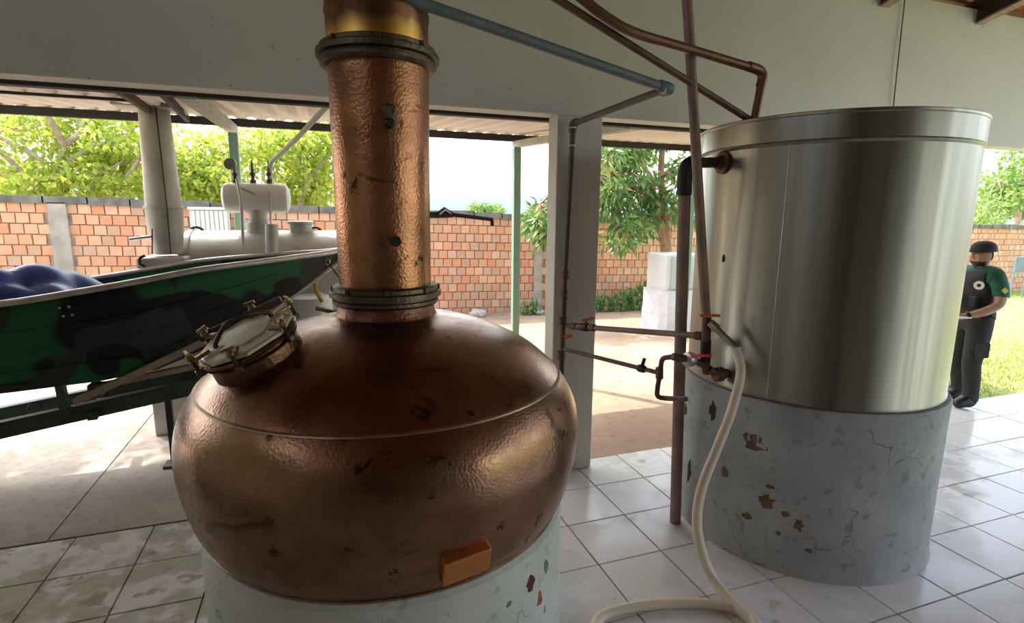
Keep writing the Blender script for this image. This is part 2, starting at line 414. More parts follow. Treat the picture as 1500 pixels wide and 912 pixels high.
# ------------------------------------------------------------------ yard
gm = MB(); nx, ny = 60, 50; xs = np.linspace(-40, 60, nx); ys = np.linspace(3.88, 70, ny)
def gz(x, y): return -.03-.012*max(0, x-3)*min(1, max(0, (y-5)/4)) if y < 12 else -.03-.012*max(0, min(x, 30)-3)
gv = [(x, y, gz(x, y)) for y in ys for x in xs]; gf = [(j*nx+i, j*nx+i+1, (j+1)*nx+i+1, (j+1)*nx+i) for j in range(ny-1) for i in range(nx-1)]
gr = structure(MB().add(gv, gf).build('ground', 'dirt'))
structure(MB().add([(-60, -60, -.12), (70, -60, -.12), (70, 3.9, -.12), (-60, 3.9, -.12)], [(0, 1, 2, 3)]).build('ground_around', 'lawn'))
sg = structure(MB().box((-3.4, 6.6, -.045), (9.2, 5.4, .05)).build('yard_bed', 'yard_concrete', smooth=False))
for i, (x0, x1) in enumerate(((-8, -5.5), (-5.49, -3.2), (-3.19, -1.72), (-1.71, 1.2))):
    for (y0, y1) in ((3.9, 6.5), (6.51, 9.3)):
        MB().box(((x0+x1)/2, (y0+y1)/2, -.035), (x1-x0-.002, y1-y0-.002, .05)).build('concrete_slab', 'yard_concrete', sg, smooth=False)

# brick boundary wall
slope = math.radians(1.15); BY = 11.0
core = MB()
for i in range(18): core.box((-8+2*i, BY+.09, 1.0), (2.0, .13, 2.2))
wy_ = structure(core.build('wall_yard', 'mortar', smooth=False))
wy_.rotation_euler = (0, 0, 0)
def bz(x): return -.0257*(min(x, 8)+1.67)-.008*max(0, x-8)            # the wall follows the falling ground
for v in wy_.data.vertices: v.co.z += bz(v.co.x)
bw, bh = .188, .172; bk = MB().box((0, 0, 0), (bw-.018, .14, bh-.018)); 
bms = []
for t in range(4):
    me = bpy.data.meshes.new('brick'); me.from_pydata([(x+random.uniform(-.004, .004), y+random.uniform(-.006, .006), z+random.uniform(-.004, .004)) for x, y, z in bk.v], [], bk.f); me.materials.append(MT['brick']); bms.append(me)
wins = ((-5, 285, 280, 402), (412, 487, 300, 335), (630, 802, 305, 452), (872, 962, 300, 462))
cnt = 0; rest = MB()
for i in range(-46, 136):
    for j in range(12):
        x = i*bw+(bw/2 if j % 2 else 0); z = .03+bh*(j+.5)+bz(x)
        p = px((x, BY, z)); y = BY+.07-random.uniform(0, .016)
        if -4.08-.12 < x < -3.9+.02 or 4.33 < x < 4.53: continue
        if cnt < 300 and any(a <= p[0] <= c_ and b_ <= p[1] <= d for a, b_, c_, d in wins):
            inst('brick', bms[cnt % 4], (x, y, z), wy_, (0, random.uniform(-.01, .01), 0)); cnt += 1
        else: rest.box((x, y, z), (bw-.018, .14, bh-.018))
rest.build('brickwork', 'brick', wy_, smooth=False, kind='stuff')
for x, w_ in ((-4.03, .26), (4.43, .18)):
    MB().box((x, BY+.05, 1.05+bz(x)), (w_, .2, 2.1)).build('concrete_column', 'concrete_col', wy_, smooth=False)
m = MB()
for i in range(60):
    x = -9+i*.6; m.box((x+.3, BY+.07, 2.13+bz(x)+random.uniform(-.012, .012)), (.62, .24, .11+random.uniform(0, .03)))
m.build('coping', 'coping', wy_, smooth=False)
# white ribbed metal gate leaf in front of the brick wall
g = thing('metal_gate', (-1.8, 10.85, 0), 'small white ribbed metal gate in the brick wall behind the boiler', 'gate')
gp0, gp1 = onY(278, 300, 10.85), onY(336, 345, 10.85)
for k in range(8):
    xx = gp0.x+(gp1.x-gp0.x)*(k+.5)/8; ww = (gp1.x-gp0.x)/8
    MB().box((xx, 10.85, 1.05), (ww-.012, .02, 2.0)).build('panel_rib', 'white_paint', g, smooth=False)
MB().box(((gp0.x+gp1.x)/2, 10.88, 1.05), (gp1.x-gp0.x+.05, .02, 2.06)).build('backing', 'white_paint', g, smooth=False)
MB().box(((gp0.x+gp1.x)/2, 10.85, 2.09), (gp1.x-gp0.x+.08, .05, .05)).build('top_rail', 'white_paint', g, smooth=False)

# ------------------------------------------------------------------ lean-to canopy outside the wall
LY, LZ = 6.5, 2.905       # outer edge beam: y, height of its underside
def lz(Y): return 2.78+(LZ+.08-2.78)*(Y-WB)/(LY-WB)     # underside of the sheets
cn = thing('lean_to_canopy', (1.0, LY, 0), 'corrugated metal lean-to roof on green posts outside the wall', 'canopy')
for i in range(12):
    x0 = -4.6+.92*i; m = MB(); prof = []
    for k in range(5):
        u = x0+k*.184
        prof += [(u, 0), (u+.05, .0), (u+.08, .032), (u+.135, .032), (u+.165, 0)]
    prof.append((x0+.92+.02, 0)); N = len(prof); v = []
    for t in (0, .003):
        for Y in (WB+.01, LY+.22):
            v += [(x, Y, lz(Y)+z+t+.001*(i % 2)) for x, z in prof]
    f = []
    for k in range(N-1): f += [(k+1, k, N+k, N+k+1), (2*N+k, 2*N+k+1, 3*N+k+1, 3*N+k), (N+k, 3*N+k, 3*N+k+1, N+k+1), (k, k+1, 2*N+k+1, 2*N+k)]
    m.add(v, f).build('roof_sheet', 'sheet_metal', cn, smooth=False)
MB().box((.95, LY, LZ+.037), (11.1, .07, .074)).build('edge_beam', 'beam_dark', cn, smooth=False)
MB().box((.95, WB+.05, 2.745), (11.1, .07, .06)).build('wall_beam', 'beam_dark', cn, smooth=False)
MB().box((-2.95, 5.1, lz(5.1)-.010), (3.3, .03, .02)).build('purlin', 'beam_dark', cn, smooth=False)
for x in (-.80, 2.32, 4.9):
    MB().bar((x+.08, WB+.02, 2.735), (x, LY+.02, LZ-.03), .10, .07).build('rafter', 'rafter_grey', cn, smooth=False)
    MB().box((x, LY, LZ/2-.04), (.09, .09, LZ-.06)).build('post', 'green_post', cn, smooth=False, bevel=.008)
for x in (-1.44, -1.20):
    MB().bar((x+.32, WB+.1, 2.77), (x, LY, LZ+.04), .035, .06).build('trimmer', 'wood_dark' if x < -1.3 else 'beam_dark', cn, smooth=False)

exec_order = None
# ------------------------------------------------------------------ masonry base and copper still
SX, SY = .262, 2.428
sb = thing('masonry_base', (SX, SY, 0), 'round whitewashed brick base with chipped plaster under the copper still', 'base')
m = MB(); prof = [(.80, .0), (.798, .1), (.795, .3), (.792, .5), (.79, .69), (.785, .735), (.768, .752), (.70, .755)]
m.lathe(prof, (SX, SY, 0), 96); body = m.build('plaster_body', 'base_plaster', sb)
def azpx(x, y, r, c):     # azimuth and height where a pixel ray meets the cylinder of radius r at c
    d = ray(x, y); a = d.x**2+d.y**2; bq = -2*(d.x*c[0]+d.y*c[1]); cq = c[0]**2+c[1]**2-r*r; q = bq*bq-4*a*cq
    t = (-bq-math.sqrt(max(q, 0)))/(2*a); p = d*t+Vector((0, 0, CH)); return math.atan2(p.y-c[1], p.x-c[0]), p.z
for i, (x, y, w_, h, mt) in enumerate(((778, 852, .06, .07, 'brick_dark'), (790, 875, .045, .08, 'brick_bare'), (800, 828, .05, .06, 'plaster_loss'), (745, 884, .03, .025, 'plaster_loss'), (797, 893, .02, .05, 'plaster_loss'))):
    az, z = azpx(x, y, .79, (SX, SY)); patch((SX, SY), .791, az, z, w_, h, 11+i, .002).build('exposed_brick' if 'brick' in mt else 'plaster_chip', mt if 'brick' in mt else 'chip', sb)

st = thing('copper_still', (SX, SY, .755), 'large hammered copper pot still with tall column on round base', 'still')
pot = [(.70, .757), (.762, .762), (.79, .80), (.815, .86), (.838, .95), (.851, 1.03), (.856, 1.10), (.846, 1.19), (.82, 1.262), (.775, 1.33), (.715, 1.392), (.645, 1.447), (.565, 1.49), (.465, 1.533), (.345, 1.568), (.26, 1.582), (.225, 1.592), (.207, 1.612), (.20, 1.65)]
pp = smooth_path([(r, z, 0) for r, z in pot], 4); pot = [(p.x, p.y) for p in pp]
MB().lathe(pot, (SX, SY, 0), 128).build('pot', 'copper', st, angle=60)
MB().lathe([(.768, 1.335), (.7745, 1.338), (.7715, 1.343), (.762, 1.346)], (SX, SY, 0), 128, close=False).build('weld_seam', 'seam', st)
MB().lathe([(.214, 1.585), (.218, 1.60), (.21, 1.615), (.205, 1.66)], (SX, SY, 0), 64).build('neck_collar', 'copper_dark', st)
MB().lathe([(.76, .75), (.773, .756), (.775, .764), (.764, .77)], (SX, SY, 0), 96).build('bottom_rim', 'seam', st)
def flange(z, r, name):
    o = MB().lathe([(.19, z-.045), (r-.022, z-.045), (r-.012, z-.035), (r-.012, z-.022), (r-.02, z-.018), (r-.02, z-.012), (r, z-.008), (r, z+.012), (r-.006, z+.017), (r-.015, z+.018), (r-.015, z+.034), (r-.024, z+.04), (.19, z+.04)], (SX, SY, 0), 72).build(name, 'bronze', st)
    for k in range(8):
        a = k*PI/4-math.radians(6)
        MB().lathe([(.009, -.018), (.010, -.012), (.010, .016), (.009, .024)], (SX+(r-.014)*math.cos(a), SY+(r-.014)*math.sin(a), z+.012), 6).build('bolt', 'bronze', o)
    return o
flange(1.69, .240, 'flange'); flange(2.655, .246, 'flange')
MB().lathe([(.196, 1.72), (.197, 1.9), (.199, 2.2), (.201, 2.45), (.203, 2.62)], (SX, SY, 0), 72).build('column', 'copper_column', st)
up = MB().lathe([(.203, 2.69), (.203, 2.70), (.204, 2.80), (.208, 2.81), (.208, 2.825), (.204, 2.835), (.204, 3.05), (.20, 3.07), (.12, 3.2), (.06, 3.26)], (SX, SY, 0), 72).build('column_head', 'copper_head', st)
def radial(px_, py_, r):
    az, z = azpx(px_, py_, r, (SX, SY)); d = Vector((math.cos(az), math.sin(az), 0)); return Vector((SX, SY, z))+d*r, d
p, d = radial(570, 163, .2)
MB().lathe([(.022, -.01), (.026, .0), (.028, .012), (.018, .02)], p, 14, d).build('plug', 'bronze', st)
MB().lathe([(.020, -.01), (.022, .01), (.012, .018)], p-Vector((0, 0, .045)), 12, d).build('plug', 'dark_iron', st)
p, d = radial(575, 352, .197)
nz = MB().tube([p-d*.01, p+d*.05], .018, 12).build('nozzle', 'copper_dark', st)
MB().tube([p+d*.048, p+d*.07], .022, 12).build('nozzle_end', 'dark_iron', nz)
MB().lathe([(.034, -.004), (.034, .008), (.02, .012)], p, 20, d).build('boss', 'copper_column', st)
# sampling tap on the right side of the column
a0 = Vector((SX+.19, SY, 2.028)); p1, p2 = onY(662, 314, 2.5), onY(717, 321, 2.56)
tpn = MB().tube([a0, onY(636, 315, 2.46), p1], .014, 10).build('tap_body', 'dark_iron', st)
MB().tube(smooth_path([p1, (p1+p2)/2, p2, p2+Vector((.012, 0, -.006)), p2+Vector((.014, 0, -.03))], 4), .009, 10).build('tap_spout', 'dark_iron', st)
MB().tube([onY(642, 313, 2.46), onY(651, 306, 2.47), onY(660, 312, 2.48)], .010, 8).build('tap_lever', 'zinc', st)
# riveted copper box low on the pot
az, z = azpx(677, 818, .80, (SX, SY)); dv = Vector((math.cos(az), math.sin(az), 0)); rt = Vector((0, 0, 1)).cross(dv)
R3 = Matrix((rt, (dv-Vector((0, 0, .35))).normalized(), (Vector((0, 0, 1))+dv*.35).normalized())).transposed()
R3 = R3 @ Matrix.Rotation(math.radians(-4), 3, 'Y')
cb = MB().box(Vector((SX, SY, z+.006))+dv*.805, (.172, .085, .112), R3).build('copper_box', 'copper_box', st, smooth=False, bevel=.006); cb['label'] = 'small bright copper box fixed low on the pot'
# manhole
def pot_hit(x, y):
    d = ray(x, y).normalized(); t = 1.2
    while t < 4:
        p = d*t+Vector((0, 0, CH)); r = math.hypot(p.x-SX, p.y-SY)
        for (r0, z0), (r1, z1) in zip(pot, pot[1:]):
            if z0 <= p.z <= z1 and r <= r0+(r1-r0)*(p.z-z0)/max(z1-z0, 1e-6): return p
        t += .004
MN = Vector((-.375, -.20, .905)).normalized()
MC = pot_hit(378, 520)+MN*.085
MU = Vector((0, 1, 0)).cross(MN).normalized(); MV = MN.cross(MU)
MS = .75
def mh(u, v, n_): return MC+(MU*u+MV*v+MN*n_)*MS
def ms(L): return [(r*MS, z*MS) for r, z in L]
col = MB().lathe(ms([(.225, -.26), (.222, -.10), (.218, -.06), (.232, -.055), (.236, -.045), (.226, -.038), (.226, -.03), (.243, -.026), (.246, -.016), (.240, -.008), (.20, -.008)]), MC, 64, MN).build('manhole_collar', 'copper_dark', st)
lid = MB().lathe(ms([(.225, -.008), (.238, -.002), (.238, .012), (.226, .018), (.14, .022), (.135, .027), (.02, .034)]), MC, 8, MN, a0=PI/8).build('manhole_lid', 'lid_paint', st, angle=25)
lid['label'] = 'pale painted manhole lid with bent handle'
hp = smooth_path([mh(-.135, -.045, .02), mh(-.125, -.043, .05), mh(-.07, -.03, .095), mh(0, -.005, .115), mh(.07, .02, .095), mh(.13, .05, .06), mh(.145, .055, .022)], 5)
MB().tube(hp, .0085, 10).build('handle', 'dark_iron', lid)
for u, v in ((-.135, -.045), (.145, .055)): MB().lathe(ms([(.05, .0), (.05, .006), (.04, .01)]), mh(u, v, .019), 20, MN).build('handle_pad', 'lid_paint', lid)
for k, a in enumerate((-100, -40, 20, 80, 140, 200)):
    a = math.radians(a); u, v = math.cos(a)*.238, math.sin(a)*.238; e = MU*math.cos(a)+MV*math.sin(a); tg = MN.cross(e)
    cl = MB().bar(mh(u*.72, v*.72, .035), mh(u*1.08, v*1.08, .03), .021, .015, MN).build('clamp', 'brass', st, smooth=False, bevel=.004)
    MB().tube([mh(u*1.09, v*1.09, -.05), mh(u*1.09, v*1.09, .075)], 0.007, 8).build('swing_bolt', 'dark_iron', cl)
    MB().lathe(ms([(.016, .0), (.02, .008), (.014, .03), (.008, .036)]), mh(u*1.09, v*1.09, .036), 10, MN).build('nut', 'brass', cl)
    q = mh(u*1.09, v*1.09, .06); MB().bar(q-tg*.022-MN*(-.012), q+tg*.022+MN*.012, .009, .012, MN).build('wing', 'brass', cl, smooth=False)
    MB().box(mh(u*1.06, v*1.06, -.035), (.036, .022, .022), Matrix((e, tg, MN)).transposed()).build('lug', 'bronze', cl, smooth=False, bevel=.004)
hb = MB().tube([mh(-.235, .235, .02), mh(.20, .235, .035)], .0135, 12).build('hinge_bar', 'rust_pipe', st)
MB().tube([mh(-.245, .235, .02), mh(-.19, .235, .022)], .024, 14).build('hinge_roller', 'rust_pipe', hb)
for u in (-.1, .08): MB().bar(mh(u, .18, .02), mh(u, .245, .02), .025, .03, MN).build('hinge_arm', 'bronze', hb, smooth=False)

# ------------------------------------------------------------------ tank on concrete base
TX, TY = 3.023, 2.68
cbs = thing('concrete_base', (TX, TY, 0), 'round grey-painted concrete base with flaking patches under the steel tank', 'base')
m = MB(); m.lathe([(.785, .0), (.778, .03), (.772, .12), (.772, .5), (.775, .9), (.778, .985), (.77, 1.0), (.70, 1.0)], (TX-.003, TY-.005, 0), 96); m.build('plaster_body', 'base_grey', cbs)
for i, (x, y, w_, h) in enumerate(((1105, 648, .10, .07), (1200, 628, .05, .03), (1122, 733, .065, .055), (1095, 755, .04, .035), (1062, 690, .04, .05), (1150, 752, .03, .025), (1170, 768, .035, .05), (1128, 712, .03, .02), (1185, 805, .03, .02), (1045, 600, .035, .09), (1005, 600, .03, .06), (1165, 650, .045, .025), (1010, 690, .03, .1), (1140, 780, .02, .02))):
    az, z = azpx(x, y, .772, (TX, TY)); patch((TX, TY), .776, az, z, w_*1.5, h*1.5, 71+i).build('flaked_patch', 'plaster_loss' if i not in (9, 10, 12) else 'dirt_dark', cbs)

tk = thing('steel_tank', (TX, TY, 1.0), 'tall stainless steel cooling tank on grey concrete base', 'tank')
sh = MB().lathe([(.745, 1.002), (.752, 1.006), (.752, 1.02), (.748, 1.03), (.750, 1.4), (.750, 2.0), (.750, 2.42)], (TX, TY, 0), 128); 
m = MB()  # open-topped shell: outside, rim, inside
R_ = [(.745, 1.002), (.753, 1.006), (.753, 1.022), (.749, 1.03), (.749, 2.42), (.742, 2.42), (.742, 1.01)]
m.lathe(R_, (TX, TY, 0), 128).build('shell', 'steel_tank', tk)
m = MB(); m.lathe([(.7495, 2.43), (.755, 2.425), (.755, 2.545), (.760, 2.55), (.760, 2.562), (.754, 2.566), (.745, 2.562), (.745, 2.43)], (TX, TY, 0), 128, close=True).build('rim_band', 'steel_tank', tk)
MB().lathe([(.7495, 2.405), (.756, 2.412), (.759, 2.42), (.756, 2.428), (.7495, 2.432)], (TX, TY, 0), 128, close=True).build('bead', 'steel_tank', tk)
az, _ = azpx(1140, 400, .75, (TX, TY)); q = Vector((TX+.7495*math.cos(az), TY+.7495*math.sin(az), 0))
MB().tube([q+Vector((0, 0, 1.03)), q+Vector((0, 0, 2.41))], .0035, 6).build('weld_seam', 'alum', tk)
az, z = azpx(1060, 378, .75, (TX, TY)); patch((TX, TY), .75, az, z, .02, .045, 9, .004).build('dent_mark', 'dirt_dark', tk)
# overflow flange
fa = math.radians(176); fd = Vector((math.cos(fa), math.sin(fa), 0)); fp = Vector((TX, TY, 2.345))+fd*.75
fo = MB().lathe([(.062, -.005), (.066, .0), (.066, .014), (.04, .02), (.036, .05)], fp, 24, fd).build('flange', 'rust_pipe', tk)

# overflow pipe
of = thing('overflow_pipe', (2.15, 2.80, 0), 'brown drain pipe with black elbow running from tank flange down to floor', 'pipe')
e0 = fp+fd*.05; e1 = onY(1012, 238, 2.73); e2 = onY(1003, 285, 2.74)
MB().tube([e0, e1+Vector((.03, 0, 0))], .030, 14).build('inlet', 'rust_pipe', of)
MB().tube(smooth_path([e1+Vector((.05, 0, 0)), e1+Vector((-.01, 0, -.01)), e1+Vector((-.035, 0, -.07)), e2+Vector((-.003, 0, 0))], 6), .043, 16).build('elbow', 'black_rubber', of)
ft = onZ(989, 764, 0.0)
MB().tube([e2+Vector((-.002, 0, .01)), e2.lerp(ft, .5), ft], .036, 16).build('downpipe', 'brown_pipe', of)

# tall brown feed pipe with valve cluster and hose
fv = thing('feed_pipe', (2.12, 2.57, 1.0), 'tall brown pipe dropping past the tank side to orange and red valves', 'pipe')
t0, t1 = onY(1003, -60, 2.6), onY(1034, 463, 2.58)
MB().tube([t0, t1], .027, 14).build('riser', 'brown_pipe', fv)
v0, v1, v2 = onY(1035, 470, 2.57), onY(1033, 528, 2.58), onY(1035, 545, 2.6)
MB().tube([v0+Vector((0, 0, .02)), onY(1034, 500, 2.575)], .026, 12).build('coupling', 'rust_pipe', fv)
MB().tube([onY(1034, 498, 2.575), v1], .03, 12).build('union', 'black_rubber', fv)
MB().tube([v1, v2], .026, 12).build('stub', 'rust_pipe', fv)
vh = MB().bar(onY(1024, 462, 2.54), onY(1054, 462, 2.50), .03, .014).build('valve_handle', 'orange_plastic', fv, smooth=False, bevel=.004)
vh2 = MB().bar(onY(1014, 521, 2.52), onY(1041, 520, 2.53), .03, .014).build('valve_handle', 'red_plastic', fv, smooth=False, bevel=.004)
p = onY(1052, 548, 2.56); tgt = Vector((TX, TY, p.z)); d = (tgt-p).normalized()
MB().lathe([(.03, -.03), (.042, -.02), (.045, .02), (.03, .05)], p, 18, d).build('round_union', 'rust_pipe', fv)
MB().tube([p, p+d*.25], .026, 12).build('tank_stub', 'rust_pipe', fv)
MB().tube([onY(1038, 540, 2.57), p], .024, 12).build('stub', 'rust_pipe', fv)
MB().tube([onY(985, 522, 2.60), onY(1012, 526, 2.58)], .022, 12).build('side_stub', 'rust_pipe', fv)
MB().lathe([(.02, -.03), (.04, -.025), (.045, .0), (.04, .025), (.02, .03)], onY(1010, 526, 2.58), 16, (1, .2, -.1)).build('side_union', 'alum', fv)
MB().tube([onY(1012, 526, 2.58), onY(1036, 536, 2.57)], .022, 12).build('side_stub', 'rust_pipe', fv)

hs = thing('hose', (1.97, 2.0, 0), 'cream rubber hose hanging from tank valve and curling on the floor', 'hose')
a, b_ = onY(1040, 472, 2.55), onY(1080, 511, 2.42)
MB().tube([a, a.lerp(b_, .12), a.lerp(b_, .13), b_], [.024, .024, .019, .019], 14).build('metal_nipple', 'zinc', hs)
MB().lathe([(.026, -.015), (.028, 0), (.026, .015)], a.lerp(b_, .2), 14, b_-a).build('clamp_ring', 'zinc', hs)
pts = [a.lerp(b_, .95), onY(1085, 545, 2.38), onY(1072, 600, 2.34), onY(1051, 655, 2.32), onY(1030, 708, 2.30), onY(1021, 755, 2.28), onY(1026, 800, 2.24), onY(1045, 848, 2.18), onZ(1078, 888, .03), onZ(1112, 922, .022), onZ(1130, 960, .022)]
g1 = onZ(1130, 960, .022)
pts += [Vector((1.80, 1.62, .022)), Vector((1.52, 1.60, .022)), Vector((1.24, 1.78, .022)), Vector((1.16, 2.02, .022)), onZ(878, 905, .022), onZ(925, 889, .022), onZ(990, 883, .022), onZ(1055, 886, .022), onZ(1095, 900, .026), onZ(1118, 930, .05)]
MB().tube(smooth_path(pts, 8), .027, 14).build('hose_line', 'hose_rubber', hs)

# pipe from pillar, elbow, up to the still head
gp = thing('water_pipe', (1.7, 3.67, 0), 'grey-green overhead water pipe from still head that turns at an elbow to pillar', 'pipe')
el = Vector((1.70, 2.5, 2.668)); pc = onY(840, 181, 3.66); hd = onY(592, -4, 2.25)
MB().tube([hd, el+Vector((-.02, 0, .004))], .0235, 14).build('overhead_run', 'grey_pipe', gp)
MB().tube(smooth_path([el+Vector((-.05, -.003, .01)), el+Vector((.01, 0, 0)), el+Vector((.012, .05, 0))], 5), .03, 14).build('elbow', 'grey_pipe', gp)
MB().tube([el+Vector((-.028, 0, .005)), el+Vector((-.014, 0, .003))], .033, 14).build('ring', 'white_paint', gp)
MB().tube([el+Vector((0, .02, 0)), pc], .02, 12).build('branch', 'grey_pipe_dark', gp)
MB().tube(smooth_path([pc+Vector((0, -.05, .003)), pc, pc+Vector((-.002, .0, -.06))], 5), .027, 12).build('elbow', 'grey_pipe_dark', gp)
pb = onY(828, 398, 3.66); pe = onY(820, 600, 3.66)
MB().tube([pc, pb], .021, 12).build('drop', 'grey_pipe_dark', gp)
MB().tube([pb, pe, Vector((pe.x-.01, 3.66, .0))], .021, 12).build('rusty_drop', 'rust_pipe', gp)
for y in (402, 432, 470, 520): MB().tube([onY(828-(y-400)*.05, y-6, 3.66), onY(828-(y-400)*.05, y+6, 3.66)], .031, 12).build('union', 'rust_pipe', gp)
for y in (187, 213): MB().tube([onY(838, y-1, 3.66), onY(838, y+1, 3.66)], .029, 12).build('ring', 'white_paint', gp)
MB().bar(onY(826, 494, 3.62), onY(838, 491, 3.60), .03, .02).build('valve_handle', 'orange_plastic', gp, smooth=False)

hpz = thing('supply_pipe', (1.95, 3.1, 1.1), 'brown horizontal supply pipe with orange valve from pillar to tank', 'pipe')
a, b_ = onY(832, 477, 3.64), onY(1031, 492, 2.60)
MB().tube([a, b_], .019, 12).build('pipe_run', 'brown_pipe', hpz)
for t in (.06, .12, .22, .97): q = a.lerp(b_, t); dd = (b_-a).normalized(); MB().tube([q-dd*.02, q+dd*.02], .027, 12).build('coupling', 'rust_pipe', hpz)
q = a.lerp(b_, .16); MB().lathe([(.018, -.03), (.032, -.02), (.032, .02), (.018, .03)], q, 12, b_-a).build('valve_body', 'dark_iron', hpz)
MB().tube([q, q+Vector((0, 0, .05))], .008, 8).build('valve_stem', 'dark_iron', hpz)
MB().bar(onY(853, 469, 3.40), onY(870, 465, 3.36), .03, .02).build('valve_handle', 'orange_plastic', hpz, smooth=False)
dpz = thing('drain_pipe', (1.9, 3.1, 1.0), 'thin rusty pipe with lever valve and square bend low beside the tank', 'pipe')
a, b_ = onY(826, 511, 3.64), onY(966, 546, 2.80)
MB().tube([a, b_], .015, 10).build('pipe_run', 'rust_pipe', dpz)
q = a.lerp(b_, .84); MB().lathe([(.014, -.04), (.026, -.02), (.026, .02), (.014, .04)], q, 12, b_-a).build('valve_body', 'dark_iron', dpz)
MB().bar(q+Vector((0, 0, .01)), q+Vector((.012, -.01, .07)), .02, .012, (0, 1, 0)).build('valve_lever', 'dark_iron', dpz, smooth=False)
MB().tube(smooth_path([onY(1000, 522, 2.66), onY(979, 523, 2.74), onY(970, 527, 2.78), onY(967, 545, 2.80), onY(963, 570, 2.80), onY(964, 580, 2.80), onY(975, 583, 2.78), onY(1005, 584, 2.62)], 5), .016, 10).build('square_bend', 'rust_pipe', dpz)
MB().tube([onY(966, 538, 2.80), onY(966, 554, 2.80)], .024, 10).build('tee', 'rust_pipe', dpz)

# vapour pipes above
vp = thing('vapour_pipe', (2.36, 2.6, 2.3), 'reddish-brown vapour pipe bending down into the open tank top', 'pipe')
MB().tube(smooth_path([onY(790, -40, 2.5), onY(848, -6, 2.5), onY(878, 18, 2.5), onY(925, 46, 2.5), onY(1000, 69, 2.54), onY(1100, 99, 2.59), onY(1112, 103, 2.60), onY(1117, 112, 2.60), onY(1114, 130, 2.60), onY(1105, 176, 2.60), onY(1098, 210, 2.60)], 6), .0235, 14).build('copper_run', 'copper_pipe', vp)
MB().tube(smooth_path([onY(1096, 97, 2.585), onY(1112, 103, 2.60), onY(1117, 112, 2.60), onY(1114, 126, 2.60)], 5), .027, 14).build('elbow', 'copper_pipe', vp)
dp = thing('return_pipe', (2.33, 2.62, 2.4), 'dark straight pipe slanting down from overhead into the tank', 'pipe')
MB().tube([onY(770, -30, 2.52), onY(1096, 174, 2.62), onY(1125, 192, 2.66)], .019, 12).build('pipe_run', 'rust_pipe', dp)
#YARDTHINGS
# ------------------------------------------------------------------ steam boiler
bo = thing('steam_boiler', (-.3, 6.5, 0), 'grey-white horizontal steam boiler with chimney and steam drum behind the boat', 'boiler')
BZ, BR, BYc = 1.37, .48, 6.2
MB().lathe([(.02, -1.02), (.40, -1.0), (.47, -.95), (BR, -.93), (BR, 1.25), (.47, 1.28), (.02, 1.32)], (-.3, BYc, BZ), 48, (1, 0, 0)).build('barrel', 'boiler_paint', bo)
for x in (-.95, .6): MB().box((x, BYc, .42), (.22, .8, .9)).build('saddle', 'concrete_col', bo, smooth=False)
for x in (-1.2, .2, .9): MB().lathe([(BR, -.02), (BR+.012, -.02), (BR+.012, .02), (BR, .02)], (x, BYc, BZ), 48, (1, 0, 0)).build('band', 'boiler_paint', bo)
sbx = MB().box((-1.34, 5.86, .81), (.38, .6, 1.64)).build('smokebox', 'chimney_paint', bo, smooth=False, bevel=.015)
MB().tube(smooth_path([onY(212, 374, 5.55), onY(205, 378, 5.53), onY(205, 386, 5.53), onY(212, 390, 5.55)], 5), .012, 8).build('lifting_ring', 'dark_iron', sbx)
MB().box((-1.0, 5.9, .74), (.34, .5, 1.50)).build('firebox', 'chimney_paint', bo, smooth=False, bevel=.012)
MB().box(onY(285, 393, 5.78), (.2, .2, .04)).build('ledge', 'white_paint', bo, smooth=False)
ch = MB().lathe([(.105, 1.65), (.115, 1.66), (.145, 1.9), (.15, 2.05), (.158, 2.055), (.158, 2.075), (.145, 2.08), (.13, 2.5), (.118, 3.0), (.112, 3.9), (.10, 3.9)], (-1.32, 5.76, 0), 40).build('chimney', 'chimney_paint', bo)
MB().tube([(-1.27, 5.615, 1.66), (-1.26, 5.602, 2.05), (-1.285, 5.64, 3.6)], .006, 6).build('stay_wire', 'dark_iron', ch)
MB().box((-1.34, 5.76, lz(5.76)-.012), (.5, .36, .02)).build('roof_flashing', 'chimney_paint', ch, smooth=False)
dc = onY(376, 290, 6.15)
dr = MB().lathe([(.02, -.32), (.09, -.31), (.135, -.285), (.148, -.25), (.148, .25), (.135, .285), (.09, .31), (.02, .32)], dc, 36, (1, 0, 0)).build('steam_drum', 'white_paint', bo)
MB().lathe([(.115, 1.75), (.12, 1.92), (.10, 1.93), (.10, 1.955), (.085, 1.96), (.09, 2.06)], (dc.x, dc.y, 0), 24).build('drum_neck', 'boiler_paint', bo)
for i, x in enumerate((345, 371, 395)):
    p = onY(x, 271, 6.15)
    v = MB().lathe([(.03, -.02), (.03, .05), (.018, .055), (.018, .09), (.028, .095), (.028, .12), (.014, .13), (.012, .2), (.004, .24)], p, 12).build('valve', 'bronze', dr)
    if i == 0: MB().lathe([(.055, -.012), (.055, .012)], p+Vector((-.03, -.03, .2)), 18, (0, 1, 0)).build('pressure_gauge', 'zinc', v)
p = onY(395, 240, 6.15)
MB().tube(smooth_path([onY(396, 262, 6.15), onY(396, 246, 6.15), onY(399, 236, 6.05), onY(412, 224, 5.85), onY(440, 197, 5.3), onY(482, 152, 4.6)], 5), .022, 10).build('exhaust_pipe', 'rafter_grey', bo)
MB().tube([onY(398, 328, 5.68), onY(398, 392, 5.68)], .058, 16).build('gauge_column', 'boiler_paint', bo)
MB().tube([onY(397, 330, 5.68), onY(396, 300, 5.95), onY(395, 281, 6.0)], .011, 8).build('gauge_pipe', 'boiler_paint', bo)
MB().tube([onY(347, 262, 5.95), onY(353, 290, 5.85), onY(358, 395, 5.66)], .014, 8).build('feed_line', 'boiler_paint', bo)
MB().bar(onY(350, 274, 5.93), onY(374, 285, 5.95), .02, .02).build('lever', 'boiler_paint', bo, smooth=False)
p = onY(441, 340, 6.15)
